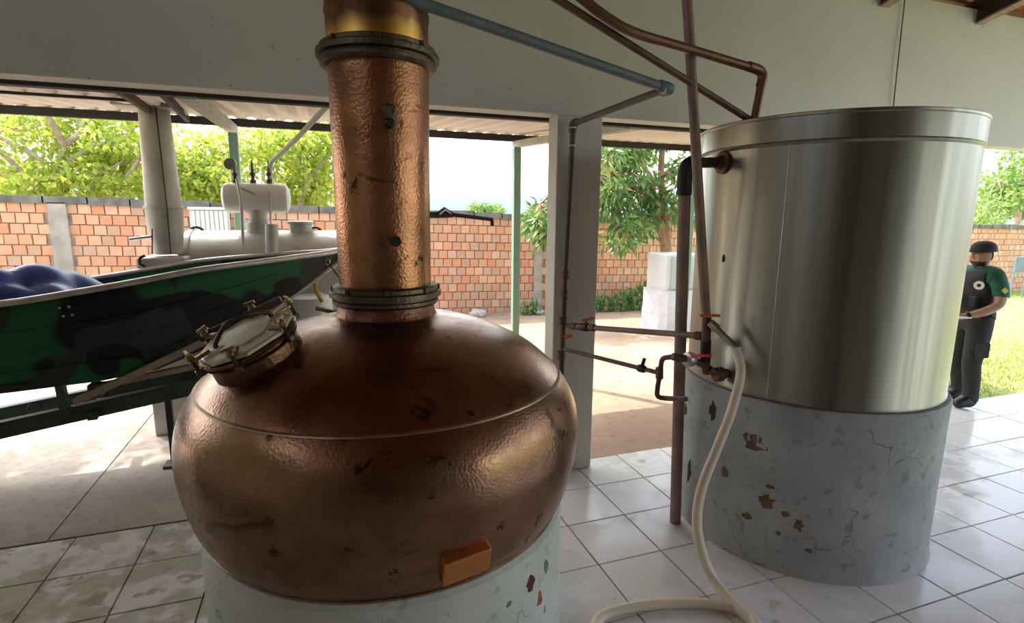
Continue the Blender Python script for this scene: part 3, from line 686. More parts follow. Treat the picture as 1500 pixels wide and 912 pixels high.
MB().lathe([(.11, -.1), (.11, .05), (.13, .055), (.13, .08), (.11, .09)], p+Vector((0, 0, .03)), 28).build('manway', 'boiler_paint', bo)
for x in (288, 462):
    q = onY(x, 340, 6.2); MB().tube([q+Vector((.07*math.cos(a), 0, .07*math.sin(a)-.02)) for a in np.linspace(-.2, PI+.2, 12)], .013, 8).build('lifting_ring', 'dark_iron', bo)
MB().tube([onY(190, 350, 5.62), onY(222, 346, 5.62)], .012, 8).build('damper_rod', 'zinc', sbx)
MB().tube([onY(223, 335, 5.62), onY(223, 372, 5.62)], .006, 6).build('damper_link', 'rust_pipe', sbx)

# white drum standing by the boiler front
q = onY(452, 440, 5.5)
bd = thing('water_barrel', (q.x, 5.47, 0), 'pale grey upright barrel behind the trailer winch post', 'barrel')
MB().lathe([(.20, 0), (.215, .02), (.215, .4), (.222, .41), (.215, .42), (.215, .8), (.222, .81), (.215, .82), (.215, 1.22), (.20, 1.26), (.02, 1.27)], (q.x, 5.47, -.01), 32).build('body', 'white_paint', bd)
MB().lathe([(.03, 0), (.03, .03)], (q.x+.1, 5.47, 1.25), 12).build('cap', 'rafter_grey', bd)

# ------------------------------------------------------------------ boat on trailer
PH = math.radians(8); BA = Vector((math.cos(PH), math.sin(PH), 0)); BN = Vector((math.sin(PH), -math.cos(PH), 0)); B0 = Vector((.16, 5.25, 0))
def bt(s, v, z): return B0+BA*s+BN*v+Vector((0, 0, z))
def online_boat(x, y, off=.50):      # a pixel's point on the upright plane along the boat at this offset from its centreline
    d = ray(x, y); n_ = Vector((-math.sin(PH), math.cos(PH), 0)); P = B0+BN*off
    return d*(n_.dot(P)/n_.dot(d))+Vector((0, 0, CH))
bt_o = thing('motor_boat', bt(-2.4, 0, .75), 'green and black camouflage aluminium boat on a trailer', 'boat')
ST = [(-3.7, .49, 1.385, .42, .80), (-3, .505, 1.395, .435, .805), (-2.3, .505, 1.42, .435, .81), (-1.8, .495, 1.485, .425, .82), (-1.45, .47, 1.54, .37, .85), (-1.15, .43, 1.59, .275, .95), (-.85, .365, 1.62, .18, 1.10), (-.55, .27, 1.645, .105, 1.27), (-.28, .155, 1.665, .05, 1.45), (-.1, .065, 1.68, .02, 1.58), (0, .012, 1.695, .008, 1.65)]
m = MB(); cols = 15; v = []
for s, gw, gzz, cw, cz in ST:
    row = []
    for t in np.linspace(0, 1, 6): 
        k = .006*math.sin(t*PI*4); row.append((gw+(cw-gw)*t**1.5+k*(1 if gw > .1 else 0), gzz+(cz-gzz)*t))
    row.append((cw*.5, cz-.03)); row.append((0, cz-.05))
    full = row+[(-a, z) for a, z in reversed(row[:-1])]
    v += [bt(s, a, z) for a, z in full]
cols = 15; f = [(i*cols+k, i*cols+k+1, (i+1)*cols+k+1, (i+1)*cols+k) for i in range(len(ST)-1) for k in range(cols-1)]
f.append(tuple(range(cols)))
hull = m.add(v, f).build('hull', 'camouflage', bt_o, angle=40); md = hull.modifiers.new('solid', 'SOLIDIFY'); md.thickness = .012; md.offset = 0
for sd in (1, -1):
    P = smooth_path([bt(s, sd*(gw+.008), z+.004) for s, gw, z, _, _ in ST], 4)
    r = MB()
    for a, b_ in zip(P, P[1:]): pass
    r.tube(P, .024, 8).build('gunwale', 'alum', bt_o, angle=50)
MB().tube(smooth_path([bt(s, 0, cz-.045) for s, _, _, _, cz in ST[3:]]+[bt(.02, 0, 1.69)], 4), .026, 10).build('stem', 'alum', bt_o)
for zf in (.32, .55, .78):
    for sd in (1, -1):
        MB().tube(smooth_path([bt(s, sd*(gw+(cw-gw)*zf**1.5+.006), z+(cz-z)*zf) for s, gw, z, cw, cz in ST[:8]], 3), .006, 6).build('strake', 'camouflage', bt_o)
for x, y in ((87, 451), (101, 449), (93, 463), (106, 461)):
    MB().ball(online_boat(x, y), .009, 8).build('rivet', 'alum', bt_o)
for s in (-3.2, -1.5): MB().box(bt(s, 0, 1.15), (.24, .88 if s < -2 else .76, .03), Matrix.Rotation(PH, 3, 'Z')).build('bench', 'camouflage', bt_o, smooth=False)
eye = bt(-.12, .07, 1.60)
MB().tube([eye+Vector((.02*math.cos(a), 0, .025*math.sin(a))) for a in np.linspace(0, 2*PI, 12)], .005, 6).build('bow_eye', 'zinc', bt_o)

# blue tarpaulin bundled in the boat
m = MB(); ns, nv = 46, 26; v = []
for i in range(ns):
    s = -3.6+1.95*i/(ns-1)
    for k in range(nv):
        t = -1+2*k/(nv-1); e = max(0., 1-abs(t)**3); fr = min(1, (ns-1-i)/9)**.6; bk_ = min(1, i/4)
        fold = .09*(abs(math.sin(s*3.6+t*1.4))-.5)+.07*(abs(math.sin(t*3.4+s*2.6+1))-.5)+.05*(abs(math.sin(s*8-t*3))-.5)
        h = 1.31+(.225+.05*math.sin(s*1.7+.4)+fold)*e*fr*bk_
        v.append(bt(s, .47*t, h))
tpm = MB().add(v, [(i*nv+k, i*nv+k+1, (i+1)*nv+k+1, (i+1)*nv+k) for i in range(ns-1) for k in range(nv-1)]).build('tarpaulin', 'tarp_blue', angle=28)
md = tpm.modifiers.new('solid', 'SOLIDIFY'); md.thickness = .006
tag(tpm, 'crumpled glossy blue tarpaulin bundled inside the camouflage boat', 'tarp')

tr = thing('boat_trailer', bt(-2.4, 0, 0), 'dark green steel boat trailer under the camouflage boat', 'trailer')
MB().bar(bt(-4.3, .2, .25), bt(.15, .2, .80), .08, .12).build('main_beam', 'trailer_paint', tr, smooth=False, bevel=.006)
MB().bar(bt(-4.3, -.3, .25), bt(-.55, -.14, .72), .08, .12).build('main_beam', 'trailer_paint', tr, smooth=False, bevel=.006)
for s in (-3.3, -1.9): MB().bar(bt(s, -.45, .52 if s > -2 else .37), bt(s, .3, .52 if s > -2 else .37), .06, .06).build('cross_member', 'trailer_paint', tr, smooth=False)
MB().bar(bt(-2.07, .2, .50), bt(-2.07, .26, .80), .06, .05, (1, 0, 0)).build('bracket', 'trailer_paint', tr, smooth=False)
MB().bar(bt(-1.86, .26, .66), bt(-1.86, .26, .76), .1, .08, (1, 0, 0)).build('bracket', 'rust_pipe', tr, smooth=False)
q0, q1 = bt(-1.98, .42, .66), bt(-.95, .50, 1.08)
MB().bar(online_boat(110, 588, .35), online_boat(300, 500, .46), .06, .05).build('bunk_rail', 'wood_rail', tr, smooth=False)
MB().bar(online_boat(140, 566, .30), online_boat(300, 533, .3), .06, .04).build('bunk_rail', 'wood_rail', tr, smooth=False)
MB().tube([online_boat(52, 599, .2)+Vector((.045*math.cos(a), 0, .05*math.sin(a))) for a in np.linspace(0, PI, 10)], .007, 6).build('tie_ring', 'dark_iron', tr)
for sd in (-1, 1):
    w_ = bt(-3.4, sd*.66, .29)
    wh = MB().lathe([(.16, -.085), (.26, -.09), (.295, -.06), (.30, 0), (.295, .06), (.26, .09), (.16, .085)], w_, 32, BN).build('wheel', 'black_rubber', tr)
    MB().lathe([(.02, -.06), (.16, -.05), (.165, .05), (.02, .06)], w_, 20, BN).build('rim', 'zinc', wh)
MB().bar(bt(-3.4, -.66, .29), bt(-3.4, .66, .29), .05, .05).build('axle', 'trailer_paint', tr, smooth=False)
MB().bar(bt(-3.4, 0, .25), bt(-3.4, 0, .36), .06, .4, (1, 0, 0)).build('spring_mount', 'trailer_paint', tr, smooth=False)
MB().bar(bt(-1.42, .2, -.01), bt(-1.42, .2, .66), .045, .045, (1, 0, 0)).build('jack_leg', 'trailer_paint', tr, smooth=False)
MB().box(bt(-1.42, .2, .0), (.14, .14, .02)).build('jack_foot', 'trailer_paint', tr, smooth=False)
wp = bt(.08, .12, .8)
MB().bar(wp, bt(.08, .12, 1.26), .07, .07, (1, 0, 0)).build('winch_post', 'dark_iron', tr, smooth=False)
MB().lathe([(.05, -.06), (.05, .06)], bt(.05, .15, 1.28), 16, BN).build('winch_drum', 'dark_iron', tr)
MB().lathe([(.09, -.01), (.09, .01)], bt(.05, .23, 1.28), 20, BN).build('winch_gear', 'zinc', tr)
MB().tube([bt(.05, .26, 1.28), bt(-.1, .27, 1.22), bt(-.1, .34, 1.22)], .011, 8).build('winch_crank', 'zinc', tr)
MB().tube(smooth_path([onY(468, 392, 5.3), onY(463, 405, 5.27), onY(463, 425, 5.25), onY(472, 442, 5.25)], 5), .018, 8).build('strap_hook', 'yellow_strap', tr)
MB().tube([eye, bt(.05, .15, 1.32)], .006, 6).build('winch_cable', 'dark_iron', tr)
MB().tube([bt(-.25, .15, 1.20), bt(.05, .12, 1.10)], .02, 8).build('bow_stop', 'rust_pipe', tr)
MB().box(bt(-.06, .16, 1.13), (.1, .12, .1)).build('roller_block', 'trailer_paint', tr, smooth=False, bevel=.01)

# ------------------------------------------------------------------ refrigerator, stone, board, weeds
fz = -.058
fr = thing('old_refrigerator', (5.9, 8.3, fz), 'white upright cabinet half wrapped in plastic outside near the tree', 'appliance')
MB().box((6.06, 8.38, (fz+1.37)/2), (.76, .6, 1.37-fz)).build('cabinet', 'fridge_white', fr, smooth=False, bevel=.02)
MB().box((6.09, 8.07, 1.04), (.62, .03, .58)).build('door', 'fridge_panel', fr, smooth=False, bevel=.012)
MB().box((6.34, 8.04, .95), (.03, .05, .2)).build('handle', 'zinc', fr, smooth=False, bevel=.006)
v = []; nx_, nz_ = 16, 12
for j in range(nz_):
    for i in range(nx_):
        t = i/(nx_-1); zz = fz+.01+(.72-fz)*j/(nz_-1)
        per = t*2.08; 
        if per < .66: P_ = Vector((5.67, 8.70-per, zz)); nn = Vector((-1, 0, 0))
        elif per < 1.46: P_ = Vector((5.67+per-.66, 8.05, zz)); nn = Vector((0, -1, 0))
        else: P_ = Vector((6.45, 8.05+per-1.46, zz)); nn = Vector((1, 0, 0))
        v.append(P_+nn*(0.01+.02*random.random()+.04*(1-j/(nz_-1))))
MB().add(v, [(j*nx_+i, j*nx_+i+1, (j+1)*nx_+i+1, (j+1)*nx_+i) for j in range(nz_-1) for i in range(nx_-1)]).build('plastic_wrap', 'plastic_sheet', fr, angle=20)
def rock(c, r, seed, label):
    bm = bmesh.new(); bmesh.ops.create_icosphere(bm, subdivisions=2, radius=r); rg = random.Random(seed)
    for vv in bm.verts: vv.co *= rg.uniform(.75, 1.1); vv.co.z *= .6
    me = bpy.data.meshes.new('stone'); bm.to_mesh(me); bm.free(); me.materials.append(MT['rock']); o = bpy.data.objects.new('stone', me); COL.objects.link(o); o.location = c
    tag(o, label, 'stone')
p = onZ(690, 458, -.05); rock((p.x, 10.6, .03), .17, 3, 'pale rough stone on dirt before the brick wall')
p = onZ(772, 452, -.05); rock((p.x, 10.5, .0), .10, 4, 'small grey stone on dirt beside the green post')
bdz = onY(1496, 398, 9.4)
bd = thing('notice_board', (bdz.x, 9.4, gz(bdz.x, 9.4)), 'small blue-grey board on short legs in the grass', 'board')
MB().box((bdz.x+.05, 9.4, bdz.z+.2), (.75, .04, .42)).build('panel', 'steelblue', bd, smooth=False, bevel=.01)
for dx in (-.25, .3):
    g0 = gz(bdz.x, 9.4); MB().box((bdz.x+dx, 9.44, (bdz.z+g0)/2+.05), (.04, .03, bdz.z-g0+.1)).build('leg', 'steelblue', bd, smooth=False)
def leafmesh(pts, dirs, L, W, rg, fold=.25):
    """one folded 4-vertex leaf per point"""
    n = len(pts); d = dirs/np.linalg.norm(dirs, axis=1, keepdims=True); q = rg.normal(size=(n, 3)); sd = np.cross(d, q); sd /= np.linalg.norm(sd, axis=1, keepdims=True)
    nn = np.cross(d, sd); L = L*rg.uniform(.7, 1.25, (n, 1)); W = W*rg.uniform(.7, 1.2, (n, 1))
    mid = pts+d*L*.45
    v = np.stack([pts, mid+sd*W/2+nn*W*fold, pts+d*L, mid-sd*W/2+nn*W*fold], 1).reshape(-1, 3)
    i = np.arange(n)*4; f = np.concatenate([np.stack([i, i+1, i+2], 1), np.stack([i, i+2, i+3], 1)])
    return v, f
def npmesh(name, v, f, mat, parent=None, kind='stuff'):
    O = np.array(origin(parent)); me = bpy.data.meshes.new(name); v = (v-O).astype(np.float32); f = f.astype(np.int32)
    me.vertices.add(len(v)); me.vertices.foreach_set('co', v.ravel()); me.loops.add(f.size); me.loops.foreach_set('vertex_index', f.ravel())
    me.polygons.add(len(f)); me.polygons.foreach_set('loop_start', np.arange(0, f.size, f.shape[1], dtype=np.int32)); me.update(calc_edges=True); me.validate()
    me.materials.append(MT[mat]); o = bpy.data.objects.new(name, me); COL.objects.link(o)
    if parent: o.parent = parent
    if kind: o['kind'] = kind
    return o
def clusters(centers, radii, per, rg, droop=.3):
    P = []; D = []
    for c, r in zip(centers, radii):
        k = rg.normal(size=(per, 3)); k /= np.linalg.norm(k, axis=1, keepdims=True); k *= (rg.uniform(.15, 1, (per, 1))**.5)
        P.append(np.array(c)+k*np.array(r)); D.append(k*.8+rg.normal(size=(per, 3))*.6+np.array([0, 0, -droop]))
    return np.concatenate(P), np.concatenate(D)
def tree(name, base, label, trunks, centers, radii, per, leaf, size, bark='bark', droop=.3, seed=1, group=None, cat='tree', twig=True):
    rg = np.random.default_rng(seed); t = thing(name, base, label, cat, group)
    m = MB()
    for path, r0, r1 in trunks:
        P = smooth_path(path, 5); m.tube(P, [r0+(r1-r0)*i/(len(P)-1) for i in range(len(P))], 9)
    tips = [Vector(q) for path, _, _ in trunks for q in path[1:]]
    if twig:
        for c in centers:
            c = Vector(c); q = min(tips, key=lambda a: (a-c).length)
            if .3 < (q-c).length < 3.5:
                mid = q.lerp(c, .5)+Vector(rg.normal(size=3)*.12); m.tube(smooth_path([q, mid, c], 3), [.02]*3+[.012]*3+[.006], 5)
    m.build('trunk', bark, t)
    P, D = clusters(centers, radii, per, rg, droop); v, f = leafmesh(P, D, size[0], size[1], rg)
    npmesh('foliage', v, f, leaf, t); return t
rg = np.random.default_rng(3)
def cl_px(regions, n, Y, r):
    C = []; R_ = []
    for k in range(n):
        x0, x1, y0, y1 = regions[k % len(regions)]; c = onY(rg.uniform(x0, x1), rg.uniform(y0, y1), rg.uniform(*Y)); C.append(tuple(c)); s = rg.uniform(.75, 1.2); R_.append((r*s, r*s, r*s*.75))
    return C, R_
# left tree with pale forking branches; its crown also reaches over the yard
Y = 12.6; gb = onY(100, 305, Y)
tk_ = [([(gb.x, Y, -.1), gb, onY(88, 248, Y), onY(95, 215, Y), onY(120, 190, Y), onY(108, 165, Y)], .095, .035),
       ([onY(88, 250, Y), onY(130, 218, Y), onY(185, 203, Y)], .07, .02), ([onY(95, 290, Y), onY(60, 236, Y), onY(-10, 196, Y)], .08, .03),
       ([onY(70, 300, Y), onY(25, 245, Y), onY(-20, 205, Y)], .07, .03), ([onY(128, 298, Y), onY(138, 262, Y), onY(168, 243, Y)], .06, .02),
       ([onY(160, 300, Y), onY(178, 272, Y), onY(200, 240, Y), onY(206, 225, Y)], .07, .025),
       ([onY(95, 215, Y), Vector((-4.6, 11, 5.2)), Vector((-4.7, 9.8, 5.9)), Vector((-5.0, 8.6, 6.3))], .055, .03)]
C1, R1 = cl_px([(-30, 210, 150, 235), (-30, 60, 255, 290), (60, 210, 190, 285), (110, 210, 220, 290), (-20, 210, 120, 200)], 62, (12, 14.5), .52)
C2 = [tuple(Vector((-5.0, 9.0, 6.0))+Vector(rg.normal(size=3)*np.array([1.0, .6, .4]))) for _ in range(13)]; R2 = [(.38, .38, .3)]*13
tree('yard_tree', (gb.x, Y, -.1), 'yellow-green leafy tree with pale forking branches behind the brick wall, beyond the blue tarpaulin', tk_, C1+C2, R1+R2, 115, 'leaf_yellow', (.15, .085), seed=11)
Y = 13; gb = onY(300, 305, Y)
C1, R1 = cl_px([(225, 340, 185, 290), (250, 345, 230, 300)], 34, (12.2, 14.5), .5)
tree('yard_tree', (gb.x, Y, -.1), 'yellow-green leafy tree behind the brick wall between chimney and steam drum', [([(gb.x, Y, -.1), gb, onY(290, 250, Y), onY(300, 205, Y)], .1, .03), ([onY(292, 260, Y), onY(330, 225, Y)], .05, .02), ([onY(292, 260, Y), onY(255, 225, Y)], .05, .02)], C1, R1, 118, 'leaf_yellow', (.15, .085), seed=12)
Y = 12.2; gb = onY(440, 305, Y)
C1, R1 = cl_px([(345, 480, 200, 300), (410, 520, 190, 310), (350, 500, 190, 290)], 40, (11.7, 13.5), .48)
tree('yard_tree', (gb.x, Y, -.1), 'yellow-green leafy tree spilling over the brick wall behind the copper column', [([(gb.x, Y, -.1), gb, onY(450, 262, Y), onY(430, 215, Y)], .09, .03), ([onY(448, 268, Y), onY(405, 258, Y)], .04, .02), ([onY(450, 262, Y), onY(490, 220, Y)], .05, .02)], C1, R1, 118, 'leaf_yellow', (.15, .085), seed=13)
# mango tree by the refrigerator
Y = 9.3; gb = onY(975, 385, Y); g0 = Vector((gb.x+.02, Y, -.08))
C1, R1 = cl_px([(878, 960, 215, 300), (880, 1000, 230, 345), (890, 960, 290, 350), (990, 1040, 235, 330), (900, 1060, 170, 235), (876, 930, 212, 260)], 42, (8.7, 10.2), .33)
C2, R2 = cl_px([(778, 815, 290, 350), (790, 870, 240, 330)], 10, (8.9, 9.7), .26)
tree('mango_tree', tuple(g0), 'mango tree with twin reddish trunks and hanging leaves behind the white cabinet', [([g0, gb, onY(968, 335, Y), onY(955, 300, Y), onY(956, 265, Y), onY(935, 235, Y)], .11, .035), ([onY(978, 375, Y), onY(974, 320, Y), onY(968, 260, Y), onY(972, 200, Y)], .09, .05), ([onY(955, 290, Y), onY(900, 262, Y), onY(830, 268, Y), onY(790, 300, Y)], .045, .015), ([onY(956, 268, Y), onY(910, 250, Y)], .03, .015)], C1+C2, R1+R2, 85, 'leaf_mango', (.24, .065), 'bark_red', droop=.75, seed=14)
# far bush and right tree
c = onY(715, 300, 26); C1 = [tuple(c+Vector((rg.uniform(-.75, .75), rg.uniform(-.6, .6), rg.uniform(-.8, .12)))) for _ in range(16)]
tree('round_tree', (c.x, 26, -.3), 'small round green treetop far beyond the brick wall', [([(c.x, 26, -.3), (c.x, 26, 2.4)], .12, .05)], C1, [(.42, .42, .36)]*16, 260, 'leaf_far', (.12, .08), seed=15, twig=False)
Y = 19; gb = onY(1490, 330, Y)
C1, R1 = cl_px([(1440, 1520, 245, 320), (1455, 1560, 232, 300), (1480, 1580, 225, 310)], 44, (18, 21), .95)
tree('wide_tree', (gb.x, Y, -.4), 'light green spreading tree beyond the lawn and brick wall', [([(gb.x, Y, -.4), gb, onY(1495, 280, Y), onY(1500, 245, Y)], .2, .06), ([onY(1492, 300, Y), onY(1462, 262, Y)], .08, .03)], C1, R1, 170, 'leaf_far', (.27, .15), seed=16)
C1, R1 = cl_px([(1415, 1450, 315, 330)], 8, (24, 26), .8)
c = onY(1430, 322, 25)
tree('shrub', (c.x, 25, -.4), 'dark low shrub just above the far end of the brick wall', [([(c.x, 25, -.4), (c.x, 25, 1.6)], .1, .05)], C1, R1, 150, 'leaf_far', (.2, .12), seed=17, twig=False, cat='shrub')
# weeds along the brick wall foot
for i, (x, y, s) in enumerate(((884, 458, .22), (897, 458, .25), (910, 458, .27), (924, 458, .32), (936, 456, .42), (947, 458, .45), (770, 450, .16), (785, 450, .18), (872, 458, .2))):
    b_ = onY(x, y, 10.5); k = np.random.default_rng(40+i); n_ = 70
    P = np.stack([b_.x+k.normal(0, .05, n_), 10.5+k.normal(0, .05, n_), -.1+k.uniform(0, .15+s*.9, n_)], 1); D = k.normal(size=(n_, 3))*.7+np.array([0, 0, .8])
    v, f = leafmesh(P, D, s*.6, .05, k); wd = thing('weed', (b_.x, 10.5, -.12), ('tall leafy weed at the wall foot beside the white cabinet' if s > .4 else 'low green weed at the brick wall foot near the green post' if x < 800 else 'low green weed between the pillar and the white cabinet'), 'weed', 'weeds along the brick wall'); npmesh('leaves', v, f, 'leaf_weed', wd)
# lawn on the right
lv = [(6.2, 3.9), (30, 3.9), (30, 10.95), (7.6, 10.95), (6.6, 7.5)]
MB().add([(x, y, gz(x, min(y, 11))+.012) for x, y in lv], [tuple(range(5))]).build('lawn_soil', 'lawn', gr)
n_ = 60000; k = np.random.default_rng(5); u = k.uniform(0, 1, n_); X_ = 6.4+20*u**1.3; Y_ = k.uniform(3.92, 10.6, n_)
ok = (X_ > 6.3+.15*(Y_-3.9)) & (Y_ < X_*.62+1.0); X_, Y_ = X_[ok], Y_[ok]; n_ = len(X_)
Z_ = np.array([gz(a, b_) for a, b_ in zip(X_, Y_)])+.005; P = np.stack([X_, Y_, Z_], 1); D = k.normal(size=(n_, 3))*.45+np.array([0, 0, 1]); tall = (1+1.8*(Y_ > 9.4))[:, None]
D /= np.linalg.norm(D, axis=1, keepdims=True); sd = np.cross(D, k.normal(size=(n_, 3))); sd /= np.linalg.norm(sd, axis=1, keepdims=True); H = k.uniform(.03, .075, (n_, 1))*tall
v = np.stack([P-sd*.008, P+sd*.008, P+D*H], 1).reshape(-1, 3); f = np.arange(n_*3).reshape(-1, 3)
lw = npmesh('lawn', v, f, 'grass_blade'); tag(lw, 'sunlit green and yellow mown grass behind the standing person', 'grass', kind='stuff')
# distant hills
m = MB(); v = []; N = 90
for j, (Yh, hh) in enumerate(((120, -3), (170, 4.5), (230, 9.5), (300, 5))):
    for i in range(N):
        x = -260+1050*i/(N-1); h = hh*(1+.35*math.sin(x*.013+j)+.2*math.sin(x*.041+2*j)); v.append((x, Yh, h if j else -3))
m.add(v, [(j*N+i, j*N+i+1, (j+1)*N+i+1, (j+1)*N+i) for j in range(3) for i in range(N-1)]); hl = m.build('hills', 'hill_haze'); hl['kind'] = 'structure'

# ------------------------------------------------------------------ person by the tank
pr_b = Vector((6.64, 3.82, 0)); fw = Vector((-.92, .39, 0)).normalized(); lf = Vector((0, 0, 1)).cross(fw)
pn = thing('person', pr_b, 'person in black cap, black vest and green shirt standing beside the steel tank holding paper', 'person')
def J(x, y, z): return lf*x+fw*y+Vector((0, 0, z))
jt = {}; vs = []; es = []; rs = []
def jn(name, p, r, par=None):
    jt[name] = len(vs); vs.append(J(*p)); rs.append(r)
    if par: es.append((jt[par], jt[name]))
jn('pelvis', (0, 0, .97), .155); jn('waist', (0, .0, 1.12), .15, 'pelvis'); jn('chest', (0, .0, 1.30), .165, 'waist'); jn('upper', (0, -.01, 1.42), .12, 'chest')
jn('neck', (0, .0, 1.52), .062, 'upper'); jn('jaw', (0, .035, 1.585), .078, 'neck'); jn('head', (0, .025, 1.65), .095, 'jaw'); jn('crown', (0, .015, 1.72), .07, 'head')
jn('nose', (0, .135, 1.63), .014, 'head')
for s, n_ in ((1, 'l'), (-1, 'r')):
    jn(n_+'ear', (s*.093, .015, 1.64), .016, 'head')
    jn(n_+'sh', (s*.185, -.01, 1.44), .078, 'upper')
    hp_ = n_+'hip'; jn(hp_, (s*.10, 0, .90), .105, 'pelvis'); jn(n_+'thigh', (s*.11, .02, .70), .09, hp_); jn(n_+'knee', (s*.115, .03+.015*s, .50), .072, n_+'thigh'); jn(n_+'calf', (s*.12, .0+.02*s, .33), .066, n_+'knee'); jn(n_+'ank', (s*.125, -.03+.03*s, .09), .052, n_+'calf')
    jn(n_+'heel', (s*.125, -.05+.03*s, .045), .045, n_+'ank'); jn(n_+'toe', (s*.14, .14+.03*s, .04), .042, n_+'ank')
arms = {'l': ((.255, -.03, 1.29), (.275, -.02, 1.16), (.25, .10, 1.08), (.19, .24, 1.02), (.16, .31, 1.0)), 'r': ((-.25, .01, 1.29), (-.25, .05, 1.17), (-.20, .14, 1.16), (-.09, .22, 1.18), (-.03, .25, 1.20))}
for n_, A in arms.items():
    for nm, p, r, par in zip(('uarm', 'elb', 'fore', 'wri', 'palm'), A, (.06, .05, .047, .032, .038), (n_+'sh', n_+'uarm', n_+'elb', n_+'fore', n_+'wri')): jn(n_+nm, p, r, par)
    w0, p0 = Vector(A[3]), Vector(A[4]); d = (p0-w0).normalized(); up_ = Vector((0, 0, 1)); sdv = d.cross(up_).normalized()
    for q in range(4):
        a = p0+d*.045+up_*(.027-.018*q); L = (.07, .078, .072, .056)[q]; cu = sdv*(.02 if n_ == 'r' else -.02)
        jn(f'{n_}f{q}a', a, .0095, n_+'palm'); jn(f'{n_}f{q}b', a+d*L*.5+cu*.4, .009, f'{n_}f{q}a'); jn(f'{n_}f{q}c', a+d*L*.85+cu*1.2-up_*.01, .008, f'{n_}f{q}b')
    a = w0.lerp(p0, .5)+up_*.035; jn(n_+'t0', a, .011, n_+'wri'); jn(n_+'t1', a+d*.04+up_*.015, .0095, n_+'t0'); jn(n_+'t2', a+d*.07+up_*.008, .0085, n_+'t1')
me = bpy.data.meshes.new('body_skeleton'); me.from_pydata(vs, es, []); tmp = bpy.data.objects.new('body_skeleton', me); COL.objects.link(tmp)
md = tmp.modifiers.new('skin', 'SKIN'); md.use_smooth_shade = True; sv = me.skin_vertices[0].data
for i, r in enumerate(rs): sv[i].radius = (r, r)
sv[0].use_root = True
md = tmp.modifiers.new('sub', 'SUBSURF'); md.levels = 3; md.render_levels = 3
dg = bpy.context.evaluated_depsgraph_get(); bme = bpy.data.meshes.new_from_object(tmp.evaluated_get(dg)); bpy.data.objects.remove(tmp)
bme.name = 'body'; bme.materials.clear(); bme.materials.append(MT['skin'])
# broaden the torso sideways, flatten it front to back
for v_ in bme.vertices:
    c = v_.co; x, y, z = c.dot(lf), c.dot(fw), c.z
    if .86 < z < 1.5 and abs(x) < .21 and abs(y) < .17:
        w_ = min(1, (z-.86)/.1, (1.5-z)/.08); c += lf*x*.12*w_-fw*y*.22*w_
bme.polygons.foreach_set('use_smooth', [True]*len(bme.polygons)); body = bpy.data.objects.new('body', bme); COL.objects.link(body); body.parent = pn
segs = []
names = {v_: k_ for k_, v_ in jt.items()}
for a, b_ in es:
    na, nb = names[a], names[b_]; c = 'torso'
    if nb in ('jaw', 'head', 'crown', 'nose', 'lear', 'rear'): c = 'head'
    elif nb == 'neck': c = 'neck'
    elif nb[1:] in ('hip', 'thigh', 'knee', 'calf', 'ank'): c = 'leg'
    elif nb[1:] in ('heel', 'toe'): c = 'foot'
    elif nb[1:] == 'uarm' : c = 'sleeve'
    elif nb[1:] == 'elb': c = 'sleeve2'
    elif nb[1:] == 'sh': c = 'shoulder'
    elif nb[1:] in ('fore', 'wri', 'palm') or nb[1] in 'ft': c = 'arm'
    segs.append((vs[a], vs[b_], rs[a], rs[b_], c))
def classify(p):
    best = None
    for a, b_, ra, rb, c in segs:
        ab = b_-a; t = max(0, min(1, (p-a).dot(ab)/max(ab.length_squared, 1e-9))); dd = (p-a-ab*t).length-(ra+(rb-ra)*t)
        if best is None or dd < best[0]: best = (dd, c, t, p)
    c, t = best[1], best[2]
    if c == 'sleeve2': return 'sleeve' if t < .35 else 'arm'
    if c == 'torso' and p.z < 1.0: return 'leg'
    if c == 'neck': return 'torso' if p.z < 1.475 else 'head'
    if c == 'shoulder': return 'sleeve' if abs(p.dot(lf)) > .165 else 'torso'
    return c
fc = [classify(p_.center) for p_ in bme.polygons]
def garment(name, mat, classes, off, extra=None):
    used = {}; vv = []; ff = []
    for p_, c in zip(bme.polygons, fc):
        if c in classes and (extra is None or extra(p_.center)):
            q = []
            for i in p_.vertices:
                if i not in used: used[i] = len(vv); vv.append(bme.vertices[i].co+bme.vertices[i].normal*off+pr_b)
                q.append(used[i])
            ff.append(q)
    o = MB().add(vv, ff).build(name, mat, pn, angle=180); md = o.modifiers.new('solid', 'SOLIDIFY'); md.thickness = .006; md.offset = -1; return o
garment('shirt', 'shirt_green', ('sleeve', 'shoulder', 'torso'), .014)
vest = garment('vest', 'vest', ('torso',), .024, lambda c: c.z < 1.475)
garment('trousers', 'trousers', ('leg',), .018)
garment('boot', 'boot', ('foot',), .014, lambda c: c.dot(lf) > 0); garment('boot', 'boot', ('foot',), .014, lambda c: c.dot(lf) < 0)
garment('beard', 'hair', ('head',), .005, lambda c: c.z < 1.585 and c.dot(fw) > .02 and c.z > 1.535)
garment('hair', 'hair', ('head',), .006, lambda c: c.z > 1.60 and c.dot(fw) < -.015)
hc = pr_b+J(0, .015, 1.69)
cap = MB().lathe([(.113, .0), (.114, .03), (.106, .062), (.085, .09), (.05, .107), (.008, .113)], hc, 28).build('cap', 'vest', pn)
br = []
for a in np.linspace(-1.15, 1.15, 13): br.append(hc+lf*.108*math.sin(a)+fw*.108*math.cos(a)+Vector((0, 0, .012)))
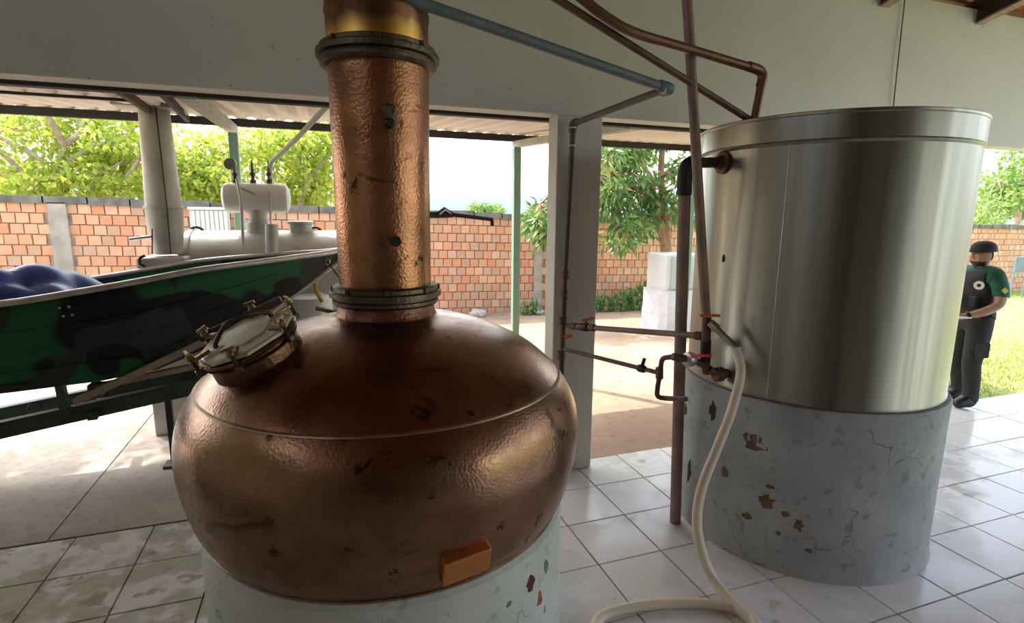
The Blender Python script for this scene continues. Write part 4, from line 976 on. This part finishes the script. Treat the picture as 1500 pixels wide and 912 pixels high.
for a in np.linspace(-1.15, 1.15, 13): br.append(hc+lf*.115*math.sin(a)+fw*(.105*math.cos(a)+.07*math.cos(a*1.2))+Vector((0, 0, -.008)))
o = MB().add(br, [(i, i+1, 14+i, 13+i) for i in range(12)]).build('brim', 'vest', cap); md = o.modifiers.new('solid', 'SOLIDIFY'); md.thickness = .006
for s in (-1, 1): MB().ball(pr_b+J(s*.036, .106, 1.648), .011, 8).build('eye', 'white_print', pn)
def surf(p0, d):      # nearest body surface point along a local direction
    hit, loc, nrm, _ = body.ray_cast(p0+d*.6, -d); return (loc, nrm) if hit else (p0, d)
bpy.context.view_layer.update()
l_, n_ = surf(J(.085, 0, 1.345), (fw+lf*.25).normalized())
em = MB().lathe([(.046, .0), (.046, .004)], pr_b+l_+n_*.042, 24, n_).build('emblem', 'white_print', vest)
MB().lathe([(.019, .0), (.019, .002)], pr_b+l_+n_*.0465, 6, n_).build('emblem_star', 'vest', em)
for u_, z_ in ((.10, 1.17), (-.04, 1.17)):
    l_, n_ = surf(J(u_, 0, z_), fw); MB().box(pr_b+l_+n_*.04, (.10, .045, .11), Matrix((lf, fw, Vector((0, 0, 1)))).transposed()).build('pouch', 'vest', vest, smooth=False, bevel=.01)
l_, n_ = surf(J(.11, .02, .66), lf); MB().box(pr_b+l_+n_*.016, (.028, .13, .16), Matrix((lf, fw, Vector((0, 0, 1)))).transposed()).build('cargo_pocket', 'trousers', pn, smooth=False, bevel=.01)
l_, n_ = surf(J(.24, -.02, 1.31), (lf+fw*.1).normalized())
MB().lathe([(.034, .0), (.034, .004)], pr_b+l_+n_*.018, 4, n_).build('sleeve_badge', 'yellow_print', pn)
wq, fq = J(*arms['l'][3]), J(*arms['l'][2]); wd_ = (wq-fq).normalized()
MB().lathe([(.040, -.016), (.044, -.012), (.044, .012), (.040, .016)], pr_b+wq-wd_*.03, 18, wd_).build('watch', 'boot', pn)
pq = pr_b+J(.14, .36, 1.015); pa = tag(MB().box(pq, (.30, .21, .014), Matrix((fw, lf, Vector((0, 0, 1)))).transposed()).build('paper_pad', 'paper', smooth=False), 'white pad of paper held by the person in black vest', 'paper')
